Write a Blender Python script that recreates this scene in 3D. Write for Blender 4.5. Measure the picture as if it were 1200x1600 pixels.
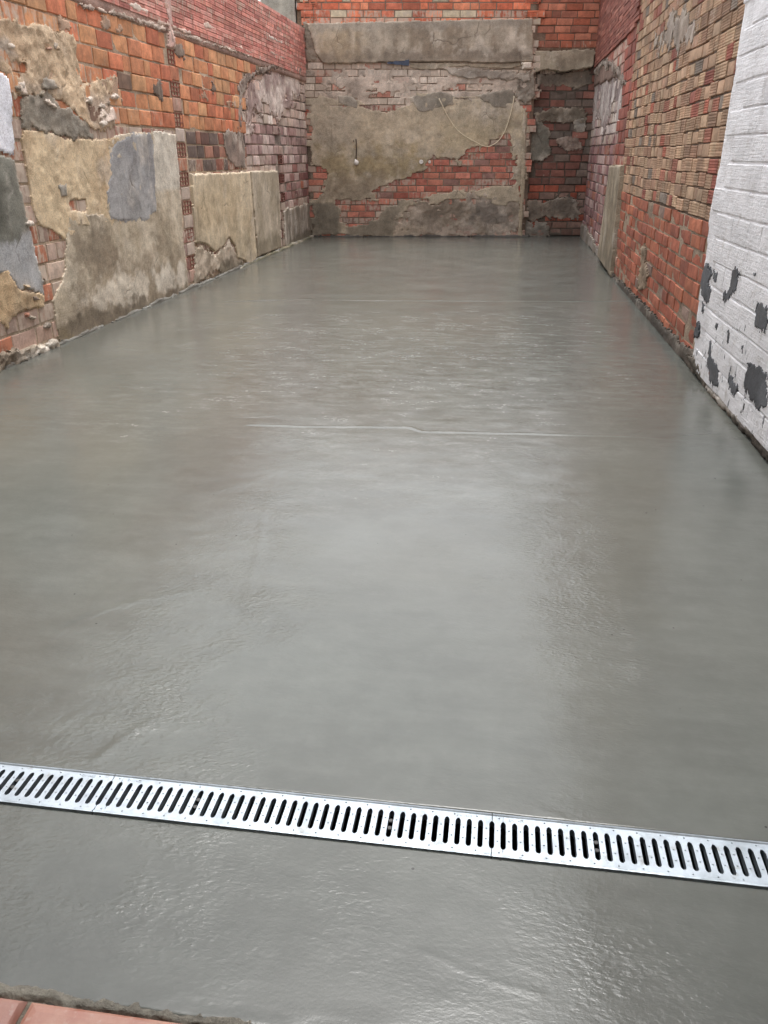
import bpy, bmesh, math, random
import numpy as np
from mathutils import Matrix, Vector

random.seed(7)
for o in list(bpy.data.objects):
    bpy.data.objects.remove(o, do_unlink=True)
scene = bpy.context.scene
COL = scene.collection

# ------------------------------------------------------------------ camera
FPX, HORIZON, CAMH = 1250.0, 239.0, 1.52          # focal length in photo pixels, horizon row, eye height
TILT = math.atan((800 - HORIZON) / FPX)
YAW = math.atan(193.7 / (FPX / math.cos(TILT)))   # the room's long axis is +Y
cam_data = bpy.data.cameras.new('camera')
cam = bpy.data.objects.new('camera', cam_data)
COL.objects.link(cam)
cam.location = (0, 0, CAMH)
cam.rotation_euler = (math.pi / 2 - TILT, 0, YAW)
cam_data.sensor_fit = 'VERTICAL'
cam_data.sensor_height = 36.0
cam_data.sensor_width = 27.0
cam_data.lens = FPX / 1600 * 36.0
cam_data.clip_start = 0.05
cam_data.clip_end = 2000
scene.camera = cam
scene.render.resolution_x, scene.render.resolution_y = 768, 1024

# ------------------------------------------------------------------ sky and sun (overcast)
SUN_EL, SUN_AZ = math.radians(75), math.radians(10)     # azimuth from +Y towards +X
world = bpy.data.worlds.new('World'); scene.world = world; world.use_nodes = True
nt = world.node_tree; nt.nodes.clear()
sky = nt.nodes.new('ShaderNodeTexSky'); sky.sky_type = 'NISHITA'; sky.sun_disc = False
sky.sun_elevation = SUN_EL; sky.sun_rotation = SUN_AZ
sky.air_density = 1.0; sky.dust_density = 4.0; sky.ozone_density = 1.0
hs = nt.nodes.new('ShaderNodeHueSaturation'); hs.inputs['Saturation'].default_value = 0.16
bg = nt.nodes.new('ShaderNodeBackground'); bg.inputs['Strength'].default_value = 0.15
wo = nt.nodes.new('ShaderNodeOutputWorld')
nt.links.new(sky.outputs[0], hs.inputs['Color']); nt.links.new(hs.outputs[0], bg.inputs['Color'])
nt.links.new(bg.outputs[0], wo.inputs['Surface'])
sd = bpy.data.lights.new('sun', 'SUN'); sd.energy = 0.5; sd.angle = math.radians(28); sd.color = (1.0, 0.98, 0.95)
sun = bpy.data.objects.new('sun', sd); COL.objects.link(sun)
to_sun = Vector((math.sin(SUN_AZ) * math.cos(SUN_EL), math.cos(SUN_AZ) * math.cos(SUN_EL), math.sin(SUN_EL)))
sun.rotation_euler = to_sun.to_track_quat('Z', 'Y').to_euler(); sun.location = to_sun * 30
scene.view_settings.view_transform = 'Standard'; scene.view_settings.look = 'None'
scene.view_settings.gamma = 1.0; scene.view_settings.use_curve_mapping = False
scene.view_settings.exposure = 1.6

# ------------------------------------------------------------------ small maths helpers
def lin1(c):
    c = c / 255.0
    return c / 12.92 if c <= 0.04045 else ((c + 0.055) / 1.055) ** 2.4
def lin(rgb, k=1.0):
    return tuple(min(1.0, lin1(c) * k) for c in rgb)

def ray(x, y):
    X = (x - 600) / FPX; Yd = (y - 800) / FPX
    fw = math.cos(TILT) - Yd * math.sin(TILT); up = -math.sin(TILT) - Yd * math.cos(TILT)
    c, s = math.cos(YAW), math.sin(YAW)
    return np.array([X * c - fw * s, X * s + fw * c, up])
EYE = np.array([0, 0, CAMH])
def on_floor(x, y):
    d = ray(x, y); return EYE + d * (-CAMH / d[2])

def _hash(ix, iy, seed):
    h = (ix.astype(np.int64) * 374761393 + iy.astype(np.int64) * 668265263 + seed * 1274126177) & 0xffffffff
    h = ((h ^ (h >> 13)) * 1274126177) & 0xffffffff
    h = (h ^ (h >> 16)) & 0xffffffff
    return h.astype(np.float64) / 4294967295.0
def vnoise(x, y, seed=0):
    x = np.asarray(x, float); y = np.asarray(y, float)
    ix, iy = np.floor(x), np.floor(y); fx, fy = x - ix, y - iy
    fx = fx * fx * (3 - 2 * fx); fy = fy * fy * (3 - 2 * fy)
    a = _hash(ix, iy, seed); b = _hash(ix + 1, iy, seed); c = _hash(ix, iy + 1, seed); d = _hash(ix + 1, iy + 1, seed)
    return ((a * (1 - fx) + b * fx) * (1 - fy) + (c * (1 - fx) + d * fx) * fy) * 2 - 1
def fbm(x, y, seed=0, octaves=4, gain=0.5):
    t = 0; a = 1; n = 0; f = 1
    for i in range(octaves):
        t = t + a * vnoise(x * f + 17.3 * i, y * f - 9.1 * i, seed + i * 31); n += a; a *= gain; f *= 2.03
    return t / n * 1.4
def sstep(a, b, x):
    t = np.clip((x - a) / (b - a), 0, 1); return t * t * (3 - 2 * t)
def sdf(poly, U, Z):
    """signed distance, positive inside"""
    U = np.asarray(U, float); Z = np.asarray(Z, float)
    best = np.full(U.shape, 1e9); inside = np.zeros(U.shape, bool)
    n = len(poly)
    for i in range(n):
        ax, ay = poly[i]; bx, by = poly[(i + 1) % n]
        ex, ey = bx - ax, by - ay
        t = np.clip(((U - ax) * ex + (Z - ay) * ey) / (ex * ex + ey * ey + 1e-12), 0, 1)
        best = np.minimum(best, (U - ax - t * ex) ** 2 + (Z - ay - t * ey) ** 2)
        if abs(ey) > 1e-9:
            c = ((ay > Z) != (by > Z)) & (U < ex * (Z - ay) / ey + ax)
            inside ^= c
    d = np.sqrt(best)
    return np.where(inside, d, -d)

# ------------------------------------------------------------------ object helpers
def tag(o, label=None, cat=None, group=None, kind=None):
    if label: o['label'] = label
    if cat: o['category'] = cat
    if group: o['group'] = group
    if kind: o['kind'] = kind
    return o
def empty(name, loc=(0, 0, 0), rz=0.0):
    o = bpy.data.objects.new(name, None); COL.objects.link(o)
    o.location = loc; o.rotation_euler = (0, 0, rz); o.empty_display_size = 0.2
    return o
def link(name, mesh, mat=None, parent=None):
    o = bpy.data.objects.new(name, mesh); COL.objects.link(o)
    if mat is not None and not mesh.materials: mesh.materials.append(mat)
    if parent is not None: o.parent = parent
    return o
def mesh_from(name, verts, faces, cols=None, smooth=False):
    me = bpy.data.meshes.new(name)
    me.from_pydata([tuple(v) for v in verts], [], [tuple(f) for f in faces])
    set_cols(me, cols)
    if smooth: me.polygons.foreach_set('use_smooth', [True] * len(me.polygons))
    me.update()
    return me
def set_cols(me, cols=None):
    a = me.color_attributes.new('Col', 'FLOAT_COLOR', 'POINT')
    n = len(me.vertices)
    if cols is None: cols = np.ones((n, 4))
    a.data.foreach_set('color', np.asarray(cols, dtype=np.float32).reshape(-1))
def grid_mesh(name, V, quads, cols=None, smooth=True):
    """fast mesh from numpy arrays"""
    me = bpy.data.meshes.new(name)
    me.vertices.add(len(V)); me.vertices.foreach_set('co', np.asarray(V, np.float32).reshape(-1))
    nq = len(quads); me.loops.add(nq * 4); me.polygons.add(nq)
    me.loops.foreach_set('vertex_index', np.asarray(quads, np.int32).reshape(-1))
    me.polygons.foreach_set('loop_start', np.arange(0, nq * 4, 4, dtype=np.int32))
    me.polygons.foreach_set('loop_total', np.full(nq, 4, dtype=np.int32))
    me.update(calc_edges=True); me.validate()
    set_cols(me, cols)
    if smooth: me.polygons.foreach_set('use_smooth', np.ones(len(me.polygons), bool))
    return me
def box_mesh(name, x0, x1, y0, y1, z0, z1, col=None):
    v = [(x0, y0, z0), (x1, y0, z0), (x1, y1, z0), (x0, y1, z0), (x0, y0, z1), (x1, y0, z1), (x1, y1, z1), (x0, y1, z1)]
    f = [(0, 3, 2, 1), (4, 5, 6, 7), (0, 1, 5, 4), (1, 2, 6, 5), (2, 3, 7, 6), (3, 0, 4, 7)]
    return mesh_from(name, v, f, None if col is None else [tuple(col) + (1,)] * 8)
def tube_mesh(name, pts, r, seg=8):
    pts = [Vector(p) for p in pts]; V = []; F = []
    for i, p in enumerate(pts):
        t = (pts[min(i + 1, len(pts) - 1)] - pts[max(i - 1, 0)]).normalized()
        a = t.orthogonal().normalized() if i == 0 else (a - t * a.dot(t)).normalized()
        b = t.cross(a)
        for k in range(seg):
            w = 2 * math.pi * k / seg; V.append(p + (a * math.cos(w) + b * math.sin(w)) * r)
    for i in range(len(pts) - 1):
        for k in range(seg):
            F.append((i * seg + k, i * seg + (k + 1) % seg, (i + 1) * seg + (k + 1) % seg, (i + 1) * seg + k))
    F.append(tuple(range(seg))[::-1]); F.append(tuple((len(pts) - 1) * seg + k for k in range(seg)))
    return mesh_from(name, V, F, smooth=True)
def lathe_mesh(name, prof, axis_y=True, seg=20):
    """profile (radius, height) turned round the local y axis (out of the wall)"""
    V = []; F = []
    for r, h in prof:
        for k in range(seg):
            w = 2 * math.pi * k / seg; V.append((r * math.cos(w), h, r * math.sin(w)))
    for i in range(len(prof) - 1):
        for k in range(seg):
            F.append((i * seg + k, i * seg + (k + 1) % seg, (i + 1) * seg + (k + 1) % seg, (i + 1) * seg + k))
    return mesh_from(name, V, F, smooth=True)

# ------------------------------------------------------------------ materials
class NT:
    def __init__(self, name):
        self.m = bpy.data.materials.new(name); self.m.use_nodes = True
        self.t = self.m.node_tree; self.t.nodes.clear()
        self.out = self.n('ShaderNodeOutputMaterial'); self.b = self.n('ShaderNodeBsdfPrincipled')
        self.l(self.b.outputs[0], self.out.inputs['Surface'])
        self.pos = self.n('ShaderNodeNewGeometry').outputs['Position']
    def n(self, t): return self.t.nodes.new(t)
    def l(self, a, b): self.t.links.new(a, b)
    def put(self, sock, v):
        if hasattr(v, 'is_linked'): self.l(v, sock)
        else: sock.default_value = v
    def noise(self, scale, detail=4, rough=0.55, vec=None, dist=0.0):
        n = self.n('ShaderNodeTexNoise'); n.inputs['Scale'].default_value = scale
        n.inputs['Detail'].default_value = detail; n.inputs['Roughness'].default_value = rough
        n.inputs['Distortion'].default_value = dist
        self.l(self.pos if vec is None else vec, n.inputs['Vector'])
        return n.outputs['Fac']
    def voro(self, scale, vec=None, feature='F1'):
        n = self.n('ShaderNodeTexVoronoi'); n.feature = feature; n.inputs['Scale'].default_value = scale
        self.l(self.pos if vec is None else vec, n.inputs['Vector']); return n.outputs['Distance']
    def map(self, vec, scale, rot=(0, 0, 0)):
        m = self.n('ShaderNodeMapping'); m.inputs['Scale'].default_value = scale; m.inputs['Rotation'].default_value = rot
        self.l(vec, m.inputs['Vector']); return m.outputs[0]
    def math(self, op, a, b=0.0, clamp=False):
        m = self.n('ShaderNodeMath'); m.operation = op; m.use_clamp = clamp
        self.put(m.inputs[0], a); self.put(m.inputs[1], b); return m.outputs[0]
    def ramp(self, v, a, b, lo=0.0, hi=1.0):
        m = self.n('ShaderNodeMapRange'); m.interpolation_type = 'SMOOTHSTEP'
        self.put(m.inputs['Value'], v); self.put(m.inputs['From Min'], a); self.put(m.inputs['From Max'], b)
        self.put(m.inputs['To Min'], lo); self.put(m.inputs['To Max'], hi); return m.outputs[0]
    def mix(self, f, a, b, mode='MIX'):
        m = self.n('ShaderNodeMix'); m.data_type = 'RGBA'; m.blend_type = mode
        self.put(m.inputs[0], f)
        for s, v in ((m.inputs[6], a), (m.inputs[7], b)):
            if isinstance(v, tuple) and len(v) == 3: v = v + (1.0,)
            self.put(s, v)
        return m.outputs[2]
    def grey(self, v):
        c = self.n('ShaderNodeCombineColor')
        for i in range(3): self.l(v, c.inputs[i])
        return c.outputs[0]
    def attr(self, name='Col'):
        a = self.n('ShaderNodeAttribute'); a.attribute_name = name; return a
    def bump(self, h, strength, dist, normal=None):
        b = self.n('ShaderNodeBump'); b.inputs['Distance'].default_value = dist
        self.put(b.inputs['Strength'], strength); self.l(h, b.inputs['Height'])
        if normal is not None: self.l(normal, b.inputs['Normal'])
        return b.outputs[0]
    def done(self, color, rough, normal=None, **kw):
        self.put(self.b.inputs['Base Color'], color + (1,) if isinstance(color, tuple) and len(color) == 3 else color)
        self.put(self.b.inputs['Roughness'], rough)
        if normal is not None: self.l(normal, self.b.inputs['Normal'])
        for k, v in kw.items(): self.put(self.b.inputs[k.replace('_', ' ')], v)
        return self.m

def mat_brick(name, rough_bump=1.0):
    t = NT(name)
    at = t.attr(); oi = t.n('ShaderNodeObjectInfo')
    base = t.mix(1.0, at.outputs['Color'], oi.outputs['Color'], 'MULTIPLY')
    eff = t.math('MULTIPLY', at.outputs['Alpha'], oi.outputs['Alpha'])
    n1 = t.noise(9, 5); n2 = t.noise(55, 5, 0.65)
    v = t.math('ADD', t.ramp(n1, 0.25, 0.75, 0.72, 1.18), t.ramp(n2, 0.2, 0.8, -0.16, 0.16))
    c = t.mix(1.0, base, t.grey(v), 'MULTIPLY')
    # lime bloom and mortar smears
    streak = t.noise(1.0, 5, 0.6, t.map(t.pos, (26, 26, 5)))
    blot = t.noise(14, 6, 0.68)
    m = t.math('ADD', t.math('MULTIPLY', streak, 0.5), t.math('MULTIPLY', blot, 0.5))
    th = t.math('SUBTRACT', 0.72, t.math('MULTIPLY', eff, 0.34))
    msk = t.ramp(m, th, t.math('ADD', th, 0.13))
    c = t.mix(t.math('MULTIPLY', msk, 0.8), c, lin((196, 182, 166)))
    # soot and damp
    soot = t.ramp(t.noise(3.1, 5, 0.62), 0.58, 0.78)
    c = t.mix(t.math('MULTIPLY', soot, 0.45), c, lin((84, 70, 60)))
    h = t.math('ADD', t.math('MULTIPLY', n2, 0.7), t.math('MULTIPLY', t.noise(180, 3), 0.4))
    nb = t.bump(h, 0.55 * rough_bump, 0.006)
    return t.done(c, 0.9, nb)

def mat_plaster(name, pit=0.5, bump=0.6):
    t = NT(name); at = t.attr()
    n1 = t.noise(4, 6, 0.6); n2 = t.noise(85, 4, 0.65); n3 = t.noise(230, 2, 0.6)
    n4 = t.noise(15, 5, 0.65)
    v = t.math('ADD', t.ramp(n1, 0.3, 0.7, 0.80, 1.16), t.ramp(n2, 0.3, 0.7, -0.15, 0.15))
    v = t.math('ADD', v, t.ramp(n4, 0.32, 0.68, -0.09, 0.09))
    v = t.math('ADD', v, t.ramp(n3, 0.3, 0.7, -0.12, 0.12))
    gr = t.noise(105, 2, 0.5); v = t.math('ADD', v, t.ramp(gr, 0.3, 0.7, -0.12, 0.12))
    c = t.mix(1.0, at.outputs['Color'], t.grey(v), 'MULTIPLY')
    pits = t.ramp(t.noise(75, 4, 0.6), 0.66, 0.74)
    c = t.mix(t.math('MULTIPLY', pits, pit), c, lin((82, 72, 60)))
    wob = t.n('ShaderNodeVectorMath'); wob.operation = 'ADD'
    nz = t.n('ShaderNodeTexNoise'); nz.inputs['Scale'].default_value = 3; nz.inputs['Detail'].default_value = 3; t.l(t.pos, nz.inputs['Vector'])
    sc_ = t.n('ShaderNodeVectorMath'); sc_.operation = 'SCALE'; sc_.inputs['Scale'].default_value = 0.35; t.l(nz.outputs['Color'], sc_.inputs[0])
    t.l(t.pos, wob.inputs[0]); t.l(sc_.outputs[0], wob.inputs[1])
    ck = t.ramp(t.voro(1.7, wob.outputs[0], 'DISTANCE_TO_EDGE'), 0.016, 0.006)
    ck = t.math('MULTIPLY', ck, t.ramp(t.noise(1.6, 3), 0.57, 0.66))
    c = t.mix(t.math('MULTIPLY', ck, 0.5), c, lin((80, 70, 60)))
    drip = t.ramp(t.noise(1.0, 4, 0.6, t.map(t.pos, (9, 9, 0.8))), 0.56, 0.74)
    c = t.mix(t.math('MULTIPLY', drip, 0.28), c, lin((104, 94, 80)))
    light = t.ramp(t.noise(27, 5, 0.7), 0.62, 0.74)
    c = t.mix(t.math('MULTIPLY', light, 0.28), c, lin((205, 195, 178)))
    h = t.math('ADD', t.math('MULTIPLY', n2, 1.0), t.math('MULTIPLY', n3, 0.35))
    h = t.math('SUBTRACT', h, t.math('MULTIPLY', pits, 0.5))
    h = t.math('SUBTRACT', h, t.math('MULTIPLY', ck, 0.9))
    return t.done(c, 0.92, t.bump(h, bump, 0.009))

def mat_mortar(name):
    t = NT(name); at = t.attr()
    n1 = t.noise(6, 5); n2 = t.noise(60, 5, 0.7)
    v = t.math('ADD', t.ramp(n1, 0.25, 0.75, 0.7, 1.2), t.ramp(n2, 0.25, 0.75, -0.3, 0.3))
    c = t.mix(1.0, at.outputs['Color'], t.grey(v), 'MULTIPLY')
    return t.done(c, 0.95, t.bump(n2, 0.8, 0.015))

def mat_white_paint(name):
    t = NT(name)
    n1 = t.noise(4, 5); n2 = t.noise(45, 5, 0.65)
    lines = t.noise(1.0, 5, 0.65, t.map(t.pos, (4, 4, 75)))
    v = t.math('ADD', t.ramp(n1, 0.3, 0.7, 0.9, 1.04), t.ramp(lines, 0.3, 0.7, -0.05, 0.05))
    at = t.attr(); oi = t.n('ShaderNodeObjectInfo')
    c = t.mix(1.0, lin((240, 240, 242)), t.grey(v), 'MULTIPLY')
    c = t.mix(1.0, c, oi.outputs['Color'], 'MULTIPLY')
    dirt = t.ramp(t.noise(6, 7, 0.75), 0.52, 0.72)
    c = t.mix(t.math('MULTIPLY', dirt, 0.5), c, lin((168, 161, 151)))
    # small chips down to the grey undercoat, more of them low on the wall
    sep = t.n('ShaderNodeSeparateXYZ'); t.l(t.pos, sep.inputs[0])
    low = t.ramp(sep.outputs['Z'], 0.15, 1.15, 0.0, 0.10)
    chip = t.noise(1.0, 5, 0.62, t.map(t.pos, (15, 15, 8)))
    th = t.math('ADD', 0.615, low)
    ch = t.ramp(chip, th, t.math('ADD', th, 0.012))
    c = t.mix(ch, c, lin((92, 95, 100)))
    h = t.math('ADD', t.math('MULTIPLY', lines, 0.8), t.math('MULTIPLY', n2, 0.6))
    h = t.math('SUBTRACT', h, t.math('MULTIPLY', ch, 0.5))
    h = t.math('ADD', h, t.math('MULTIPLY', t.noise(16, 6, 0.7), 1.4))
    return t.done(c, 0.6, t.bump(h, 0.7, 0.014))

def mat_floor():
    t = NT('wet_concrete'); at = t.attr('Col')
    sp = t.n('ShaderNodeSeparateColor'); t.l(at.outputs['Color'], sp.inputs[0])
    ripple, dry, warm = sp.outputs[0], sp.outputs[1], sp.outputs[2]
    n1 = t.noise(1.3, 6, 0.6); n2 = t.noise(9, 5, 0.6)
    sweep = t.noise(1.0, 6, 0.62, t.map(t.pos, (1.6, 9, 1)))
    v = t.math('ADD', t.ramp(n1, 0.3, 0.7, 0.86, 1.14), t.ramp(n2, 0.3, 0.7, -0.05, 0.05))
    v = t.math('ADD', v, t.ramp(sweep, 0.3, 0.7, -0.05, 0.05))
    c = t.mix(1.0, lin((90, 93, 89)), t.grey(v), 'MULTIPLY')
    c = t.mix(t.math('MULTIPLY', warm, 0.5), c, lin((97, 95, 87)))
    # drying lime skin
    sk = t.noise(1.0, 6, 0.68, t.map(t.pos, (5, 13, 1)))
    sk2 = t.noise(34, 4, 0.6)
    skin = t.ramp(t.math('ADD', t.math('MULTIPLY', sk, 0.7), t.math('MULTIPLY', sk2, 0.3)), 0.42, 0.72)
    skin = t.math('MULTIPLY', skin, dry)
    c = t.mix(t.math('MULTIPLY', skin, 0.6), c, lin((128, 129, 125)))
    pits = t.ramp(t.voro(11), 0.05, 0.035)
    pits = t.math('MULTIPLY', pits, t.ramp(t.noise(5, 2), 0.52, 0.56))
    c = t.mix(t.math('MULTIPLY', pits, 0.75), c, lin((45, 44, 42)))
    r = t.ramp(t.noise(2.4, 5, 0.6), 0.3, 0.7, 0.13, 0.23)
    r = t.math('ADD', r, t.math('MULTIPLY', skin, 0.12))
    r = t.math('ADD', r, t.ramp(sweep, 0.35, 0.7, -0.015, 0.025), True)
    # trowel ripple: short wavelets, lying across the room
    rp = t.noise(1.0, 3, 0.5, t.map(t.pos, (50, 95, 1), (0, 0, 0.45)), 0.25)
    rp2 = t.noise(1.0, 4, 0.6, t.map(t.pos, (120, 150, 1)))
    wav = t.noise(1.0, 4, 0.55, t.map(t.pos, (3, 4.5, 1)))
    h = t.math('ADD', t.math('MULTIPLY', t.math('MULTIPLY', rp, t.math('MULTIPLY', ripple, t.ramp(t.noise(4.5, 4, 0.6), 0.36, 0.62, 0.25, 1.0))), 1.3), t.math('MULTIPLY', rp2, 0.16))
    b1 = t.bump(wav, 0.05, 0.006)
    b2 = t.bump(h, 0.45, 0.0042, b1)
    b3 = b2
    return t.done(c, r, b3, IOR=1.45)

def mat_galv():
    t = NT('galvanised_steel')
    n = t.noise(40, 4, 0.7); n2 = t.voro(90); n3 = t.noise(9, 5, 0.7)
    c = t.mix(t.ramp(n3, 0.4, 0.75), lin((168, 177, 185)), lin((142, 150, 156)))
    c = t.mix(t.ramp(n, 0.62, 0.75, 0, 0.35), c, lin((160, 158, 152)))
    cem = t.ramp(t.noise(19, 6, 0.74), 0.56, 0.68, 0, 0.65)
    c = t.mix(cem, c, lin((128, 127, 122)))
    r = t.math('ADD', t.ramp(n, 0.3, 0.7, 0.30, 0.48), t.math('MULTIPLY', n2, 0.2))
    return t.done(c, r, t.bump(n, 0.12, 0.003), Metallic=0.75)

def mat_simple(name, rgb, rough=0.6, var=0.1, metallic=0.0, scale=30, bump=0.2):
    t = NT(name); n = t.noise(scale, 4, 0.6)
    c = t.mix(1.0, lin(rgb), t.grey(t.ramp(n, 0.25, 0.75, 1 - var, 1 + var)), 'MULTIPLY')
    return t.done(c, rough, t.bump(n, bump, 0.003), Metallic=metallic)

def mat_tile():
    t = NT('terracotta_tile')
    n = t.noise(12, 5, 0.6); n2 = t.noise(60, 4, 0.6); oi = t.n('ShaderNodeObjectInfo')
    c = t.mix(t.ramp(n, 0.3, 0.7), lin((156, 106, 90)), lin((172, 134, 118)))
    c = t.mix(t.ramp(n2, 0.55, 0.75, 0, 0.5), c, lin((178, 160, 148)))
    c = t.mix(1.0, c, oi.outputs['Color'], 'MULTIPLY')
    return t.done(c, t.ramp(n, 0.3, 0.7, 0.32, 0.55), t.bump(n2, 0.25, 0.003))

def mat_upper():
    """brickwork above the picture: too far up to tell the pieces apart"""
    t = NT('upper_brickwork')
    b = t.n('ShaderNodeTexBrick'); b.inputs['Scale'].default_value = 1.0
    b.inputs['Brick Width'].default_value = 0.32; b.inputs['Row Height'].default_value = 0.12; b.inputs['Mortar Size'].default_value = 0.008
    b.inputs['Color1'].default_value = lin((180, 100, 70)) + (1,); b.inputs['Color2'].default_value = lin((160, 120, 88)) + (1,)
    b.inputs['Mortar'].default_value = lin((140, 126, 108)) + (1,)
    tc = t.n('ShaderNodeTexCoord'); s = t.n('ShaderNodeSeparateXYZ'); t.l(tc.outputs['Object'], s.inputs[0])
    cb = t.n('ShaderNodeCombineXYZ'); t.l(s.outputs['X'], cb.inputs['X']); t.l(s.outputs['Z'], cb.inputs['Y'])
    t.l(cb.outputs[0], b.inputs['Vector'])
    return t.done(b.outputs['Color'], 0.9)

M = dict(brick=mat_brick('fired_brick'), plaster=mat_plaster('lime_render'), smooth=mat_plaster('smooth_render', 0.3, 0.35),
         rubble=mat_plaster('rubble_render', 0.85, 1.0), mortar=mat_mortar('mortar'), white=mat_white_paint('white_paint'),
         floor=mat_floor(), galv=mat_galv(), tile=mat_tile(), upper=mat_upper(),
         dark=mat_simple('black_polymer', (34, 33, 32), 0.6), steel=mat_simple('bolt_steel', (70, 70, 70), 0.5, metallic=0.8),
         porcelain=mat_simple('white_porcelain', (238, 234, 228), 0.25, 0.04), cord=mat_simple('dark_cord', (58, 46, 38), 0.7),
         cable=mat_simple('cream_cable', (234, 222, 194), 0.5), blue=mat_simple('blue_plastic', (66, 76, 96), 0.5),
         earth=mat_simple('earth', (110, 96, 80), 0.95))

# ------------------------------------------------------------------ wall frames
BL, BR = on_floor(487, 370), on_floor(905, 370)
NL, NR = on_floor(0, 578), on_floor(1200, 717)
class Wall:
    """local x runs along the wall, local y points into the room, local z is up"""
    def __init__(self, name, O, E, label):
        self.O = np.array(O); d = np.array(E) - self.O; self.len = float(np.hypot(d[0], d[1])); self.U = d / self.len
        self.N = np.array([-self.U[1], self.U[0], 0.0])
        self.root = empty(name, self.O, math.atan2(self.U[1], self.U[0]))
        tag(self.root, label, 'wall')
        self.rec = {}; self.covers = []
    def px(self, x, y, n=0.0):
        d = ray(x, y); k = np.dot(self.O + self.N * n - EYE, self.N) / np.dot(d, self.N)
        P = EYE + d * k; return (float(np.dot(P - self.O, self.U)), float(P[2]))
    def poly(self, pts): return [self.px(*p) for p in pts]
    def at(self, u, n, z): return self.O + self.U * u + self.N * n + np.array([0, 0, z])

def patch(w, name, pts, thick, rgb, holes=(), edge=0.02, ef=7.0, cell=(0.02, 0.015), relief=0.004, rf=9.0, lip=0.012,
          block=None, rgb2=None, stains=(), base=-0.075, mat='plaster', cover=True, uz=False, label=None, k=1.0, seed=None, streak=0.0, dust=0.42):
    """a coat of render with a broken outline: a relief sheet over the wall that dips into the masonry at its edge"""
    if name in ('white_panel', 'paint_coat', 'bare_patch', 'mortar_bed', 'mortar_foot', 'damp_foot', 'slurry_splash'): dust = 0
    P = list(pts) if uz else w.poly(pts)
    HP = [list(h) if uz else w.poly(h) for h in holes]
    seed = seed if seed is not None else int(abs(P[0][0] * 131 + P[0][1] * 977 + len(name) * 7)) % 9973
    if w.root.name == 'courtyard_wall' and 0 < thick < .03 and name in ('rubble_render', 'cement_band', 'ochre_render', 'beige_render', 'grey_patch', 'grey_panel', 'white_panel', 'cement_patch'): thick *= .62; base = min(base, thick * .5)
    us = [p[0] for p in P]; zs = [p[1] for p in P]
    m = edge * 1.5 + 0.03
    u = np.arange(min(us) - m, max(us) + m + cell[0], cell[0]); z = np.arange(max(min(zs) - m, -0.04), max(zs) + m + cell[1], cell[1])
    U, Z = np.meshgrid(u, z)
    s = sdf(P, U, Z)
    for h in HP: s = np.minimum(s, -sdf(h, U, Z))
    s = s + edge * fbm(U * ef, Z * ef, seed, 6, 0.72)
    if block:
        row = np.floor(Z / block[1]); cu = np.floor(U / block[0] + 0.5 * (row % 2) + 0.13 * row)
        s = s + block[2] * (_hash(cu, row, seed + 3) * 2 - 1)
    lift = np.clip(s / lip, 0, 1)
    n = thick * (0.72 + 0.28 * lift) if thick > 0 else np.full_like(s, thick)
    n = n + relief * (fbm(U * rf, Z * rf, seed + 5, 6 if mat == 'rubble' else 4, 0.64 if mat == 'rubble' else 0.52) + 0.5 * fbm(U * 1.5, Z * 1.5, seed + 6, 2))
    n = np.where(s > 0, n, base)
    # colours
    def soft(c): g = .35 * c[0] + .5 * c[1] + .15 * c[2]; q = .18 if w.root.name == 'courtyard_wall' else .26; return tuple(v * (1 - q) + g * q for v in c)
    if w.root.name == 'courtyard_wall' and name not in ('white_panel', 'mortar_bed'): k = k * 1.38
    rgb = soft(rgb); rgb2 = soft(rgb2) if rgb2 else None
    c1 = np.array(lin(rgb, k)); c2 = np.array(lin(rgb2 if rgb2 else tuple(min(255, int(q * 0.88)) for q in rgb), k))
    f = sstep(-0.45, 0.5, fbm(U * 2.2, Z * 2.2, seed + 9, 5, 0.6) + streak * fbm(U * 9, Z * 0.9, seed + 19, 4))[..., None]
    C = c1 * (1 - f) + c2 * f
    if mat in ('plaster', 'smooth', 'rubble') and name not in ('white_panel', 'bare_patch', 'slurry_splash'):
        d1 = (sstep(.05, .6, fbm(U * 1.7, Z * 1.7, seed + 101, 6, .65)) * .55)[..., None]
        d2 = (sstep(.15, .7, fbm(U * 2.7, Z * 2.2, seed + 102, 6, .65)) * .38)[..., None]
        C = C * (1 - d1) + C * np.array([.62, .60, .58]) * d1
        C = C * (1 - d2) + np.array(lin((200, 192, 180), k)) * d2
    for st in stains:
        poly, srgb, sf, amt = st[:4]; en = st[4] if len(st) > 4 else sf
        ps = sdf(poly if uz else w.poly(poly), U, Z) + en * fbm(U * 6, Z * 6, seed + 40 + len(poly), 5, 0.62)
        a = (sstep(-sf, sf, ps) * amt)[..., None]
        C = C * (1 - a) + np.array(lin(soft(srgb), k)) * a
    if dust:                                     # thin, lime-dusted margin where the coat runs out
        a = (np.clip(np.exp(-np.clip(s, 0, None) / .045) * (.55 + .8 * fbm(U * 11, Z * 11, seed + 71, 4)), 0, 1) * dust)[..., None]
        C = C * (1 - a) + np.array(lin((188, 174, 156), k)) * a
    ny, nx = s.shape
    idx = np.arange(ny * nx).reshape(ny, nx)
    q = np.stack([idx[:-1, :-1], idx[:-1, 1:], idx[1:, 1:], idx[1:, :-1]], -1).reshape(-1, 4)
    sm = s.reshape(-1)
    q = q[(sm[q] > 0).any(axis=1)]
    if len(q) == 0: return None
    used = np.unique(q); remap = np.full(ny * nx, -1, np.int64); remap[used] = np.arange(len(used))
    V = np.stack([U.reshape(-1), n.reshape(-1), Z.reshape(-1)], -1)[used]
    Cc = np.concatenate([C.reshape(-1, 3)[used], np.ones((len(used), 1))], 1)
    me = grid_mesh(name, V, remap[q][:, ::-1], Cc)
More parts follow.
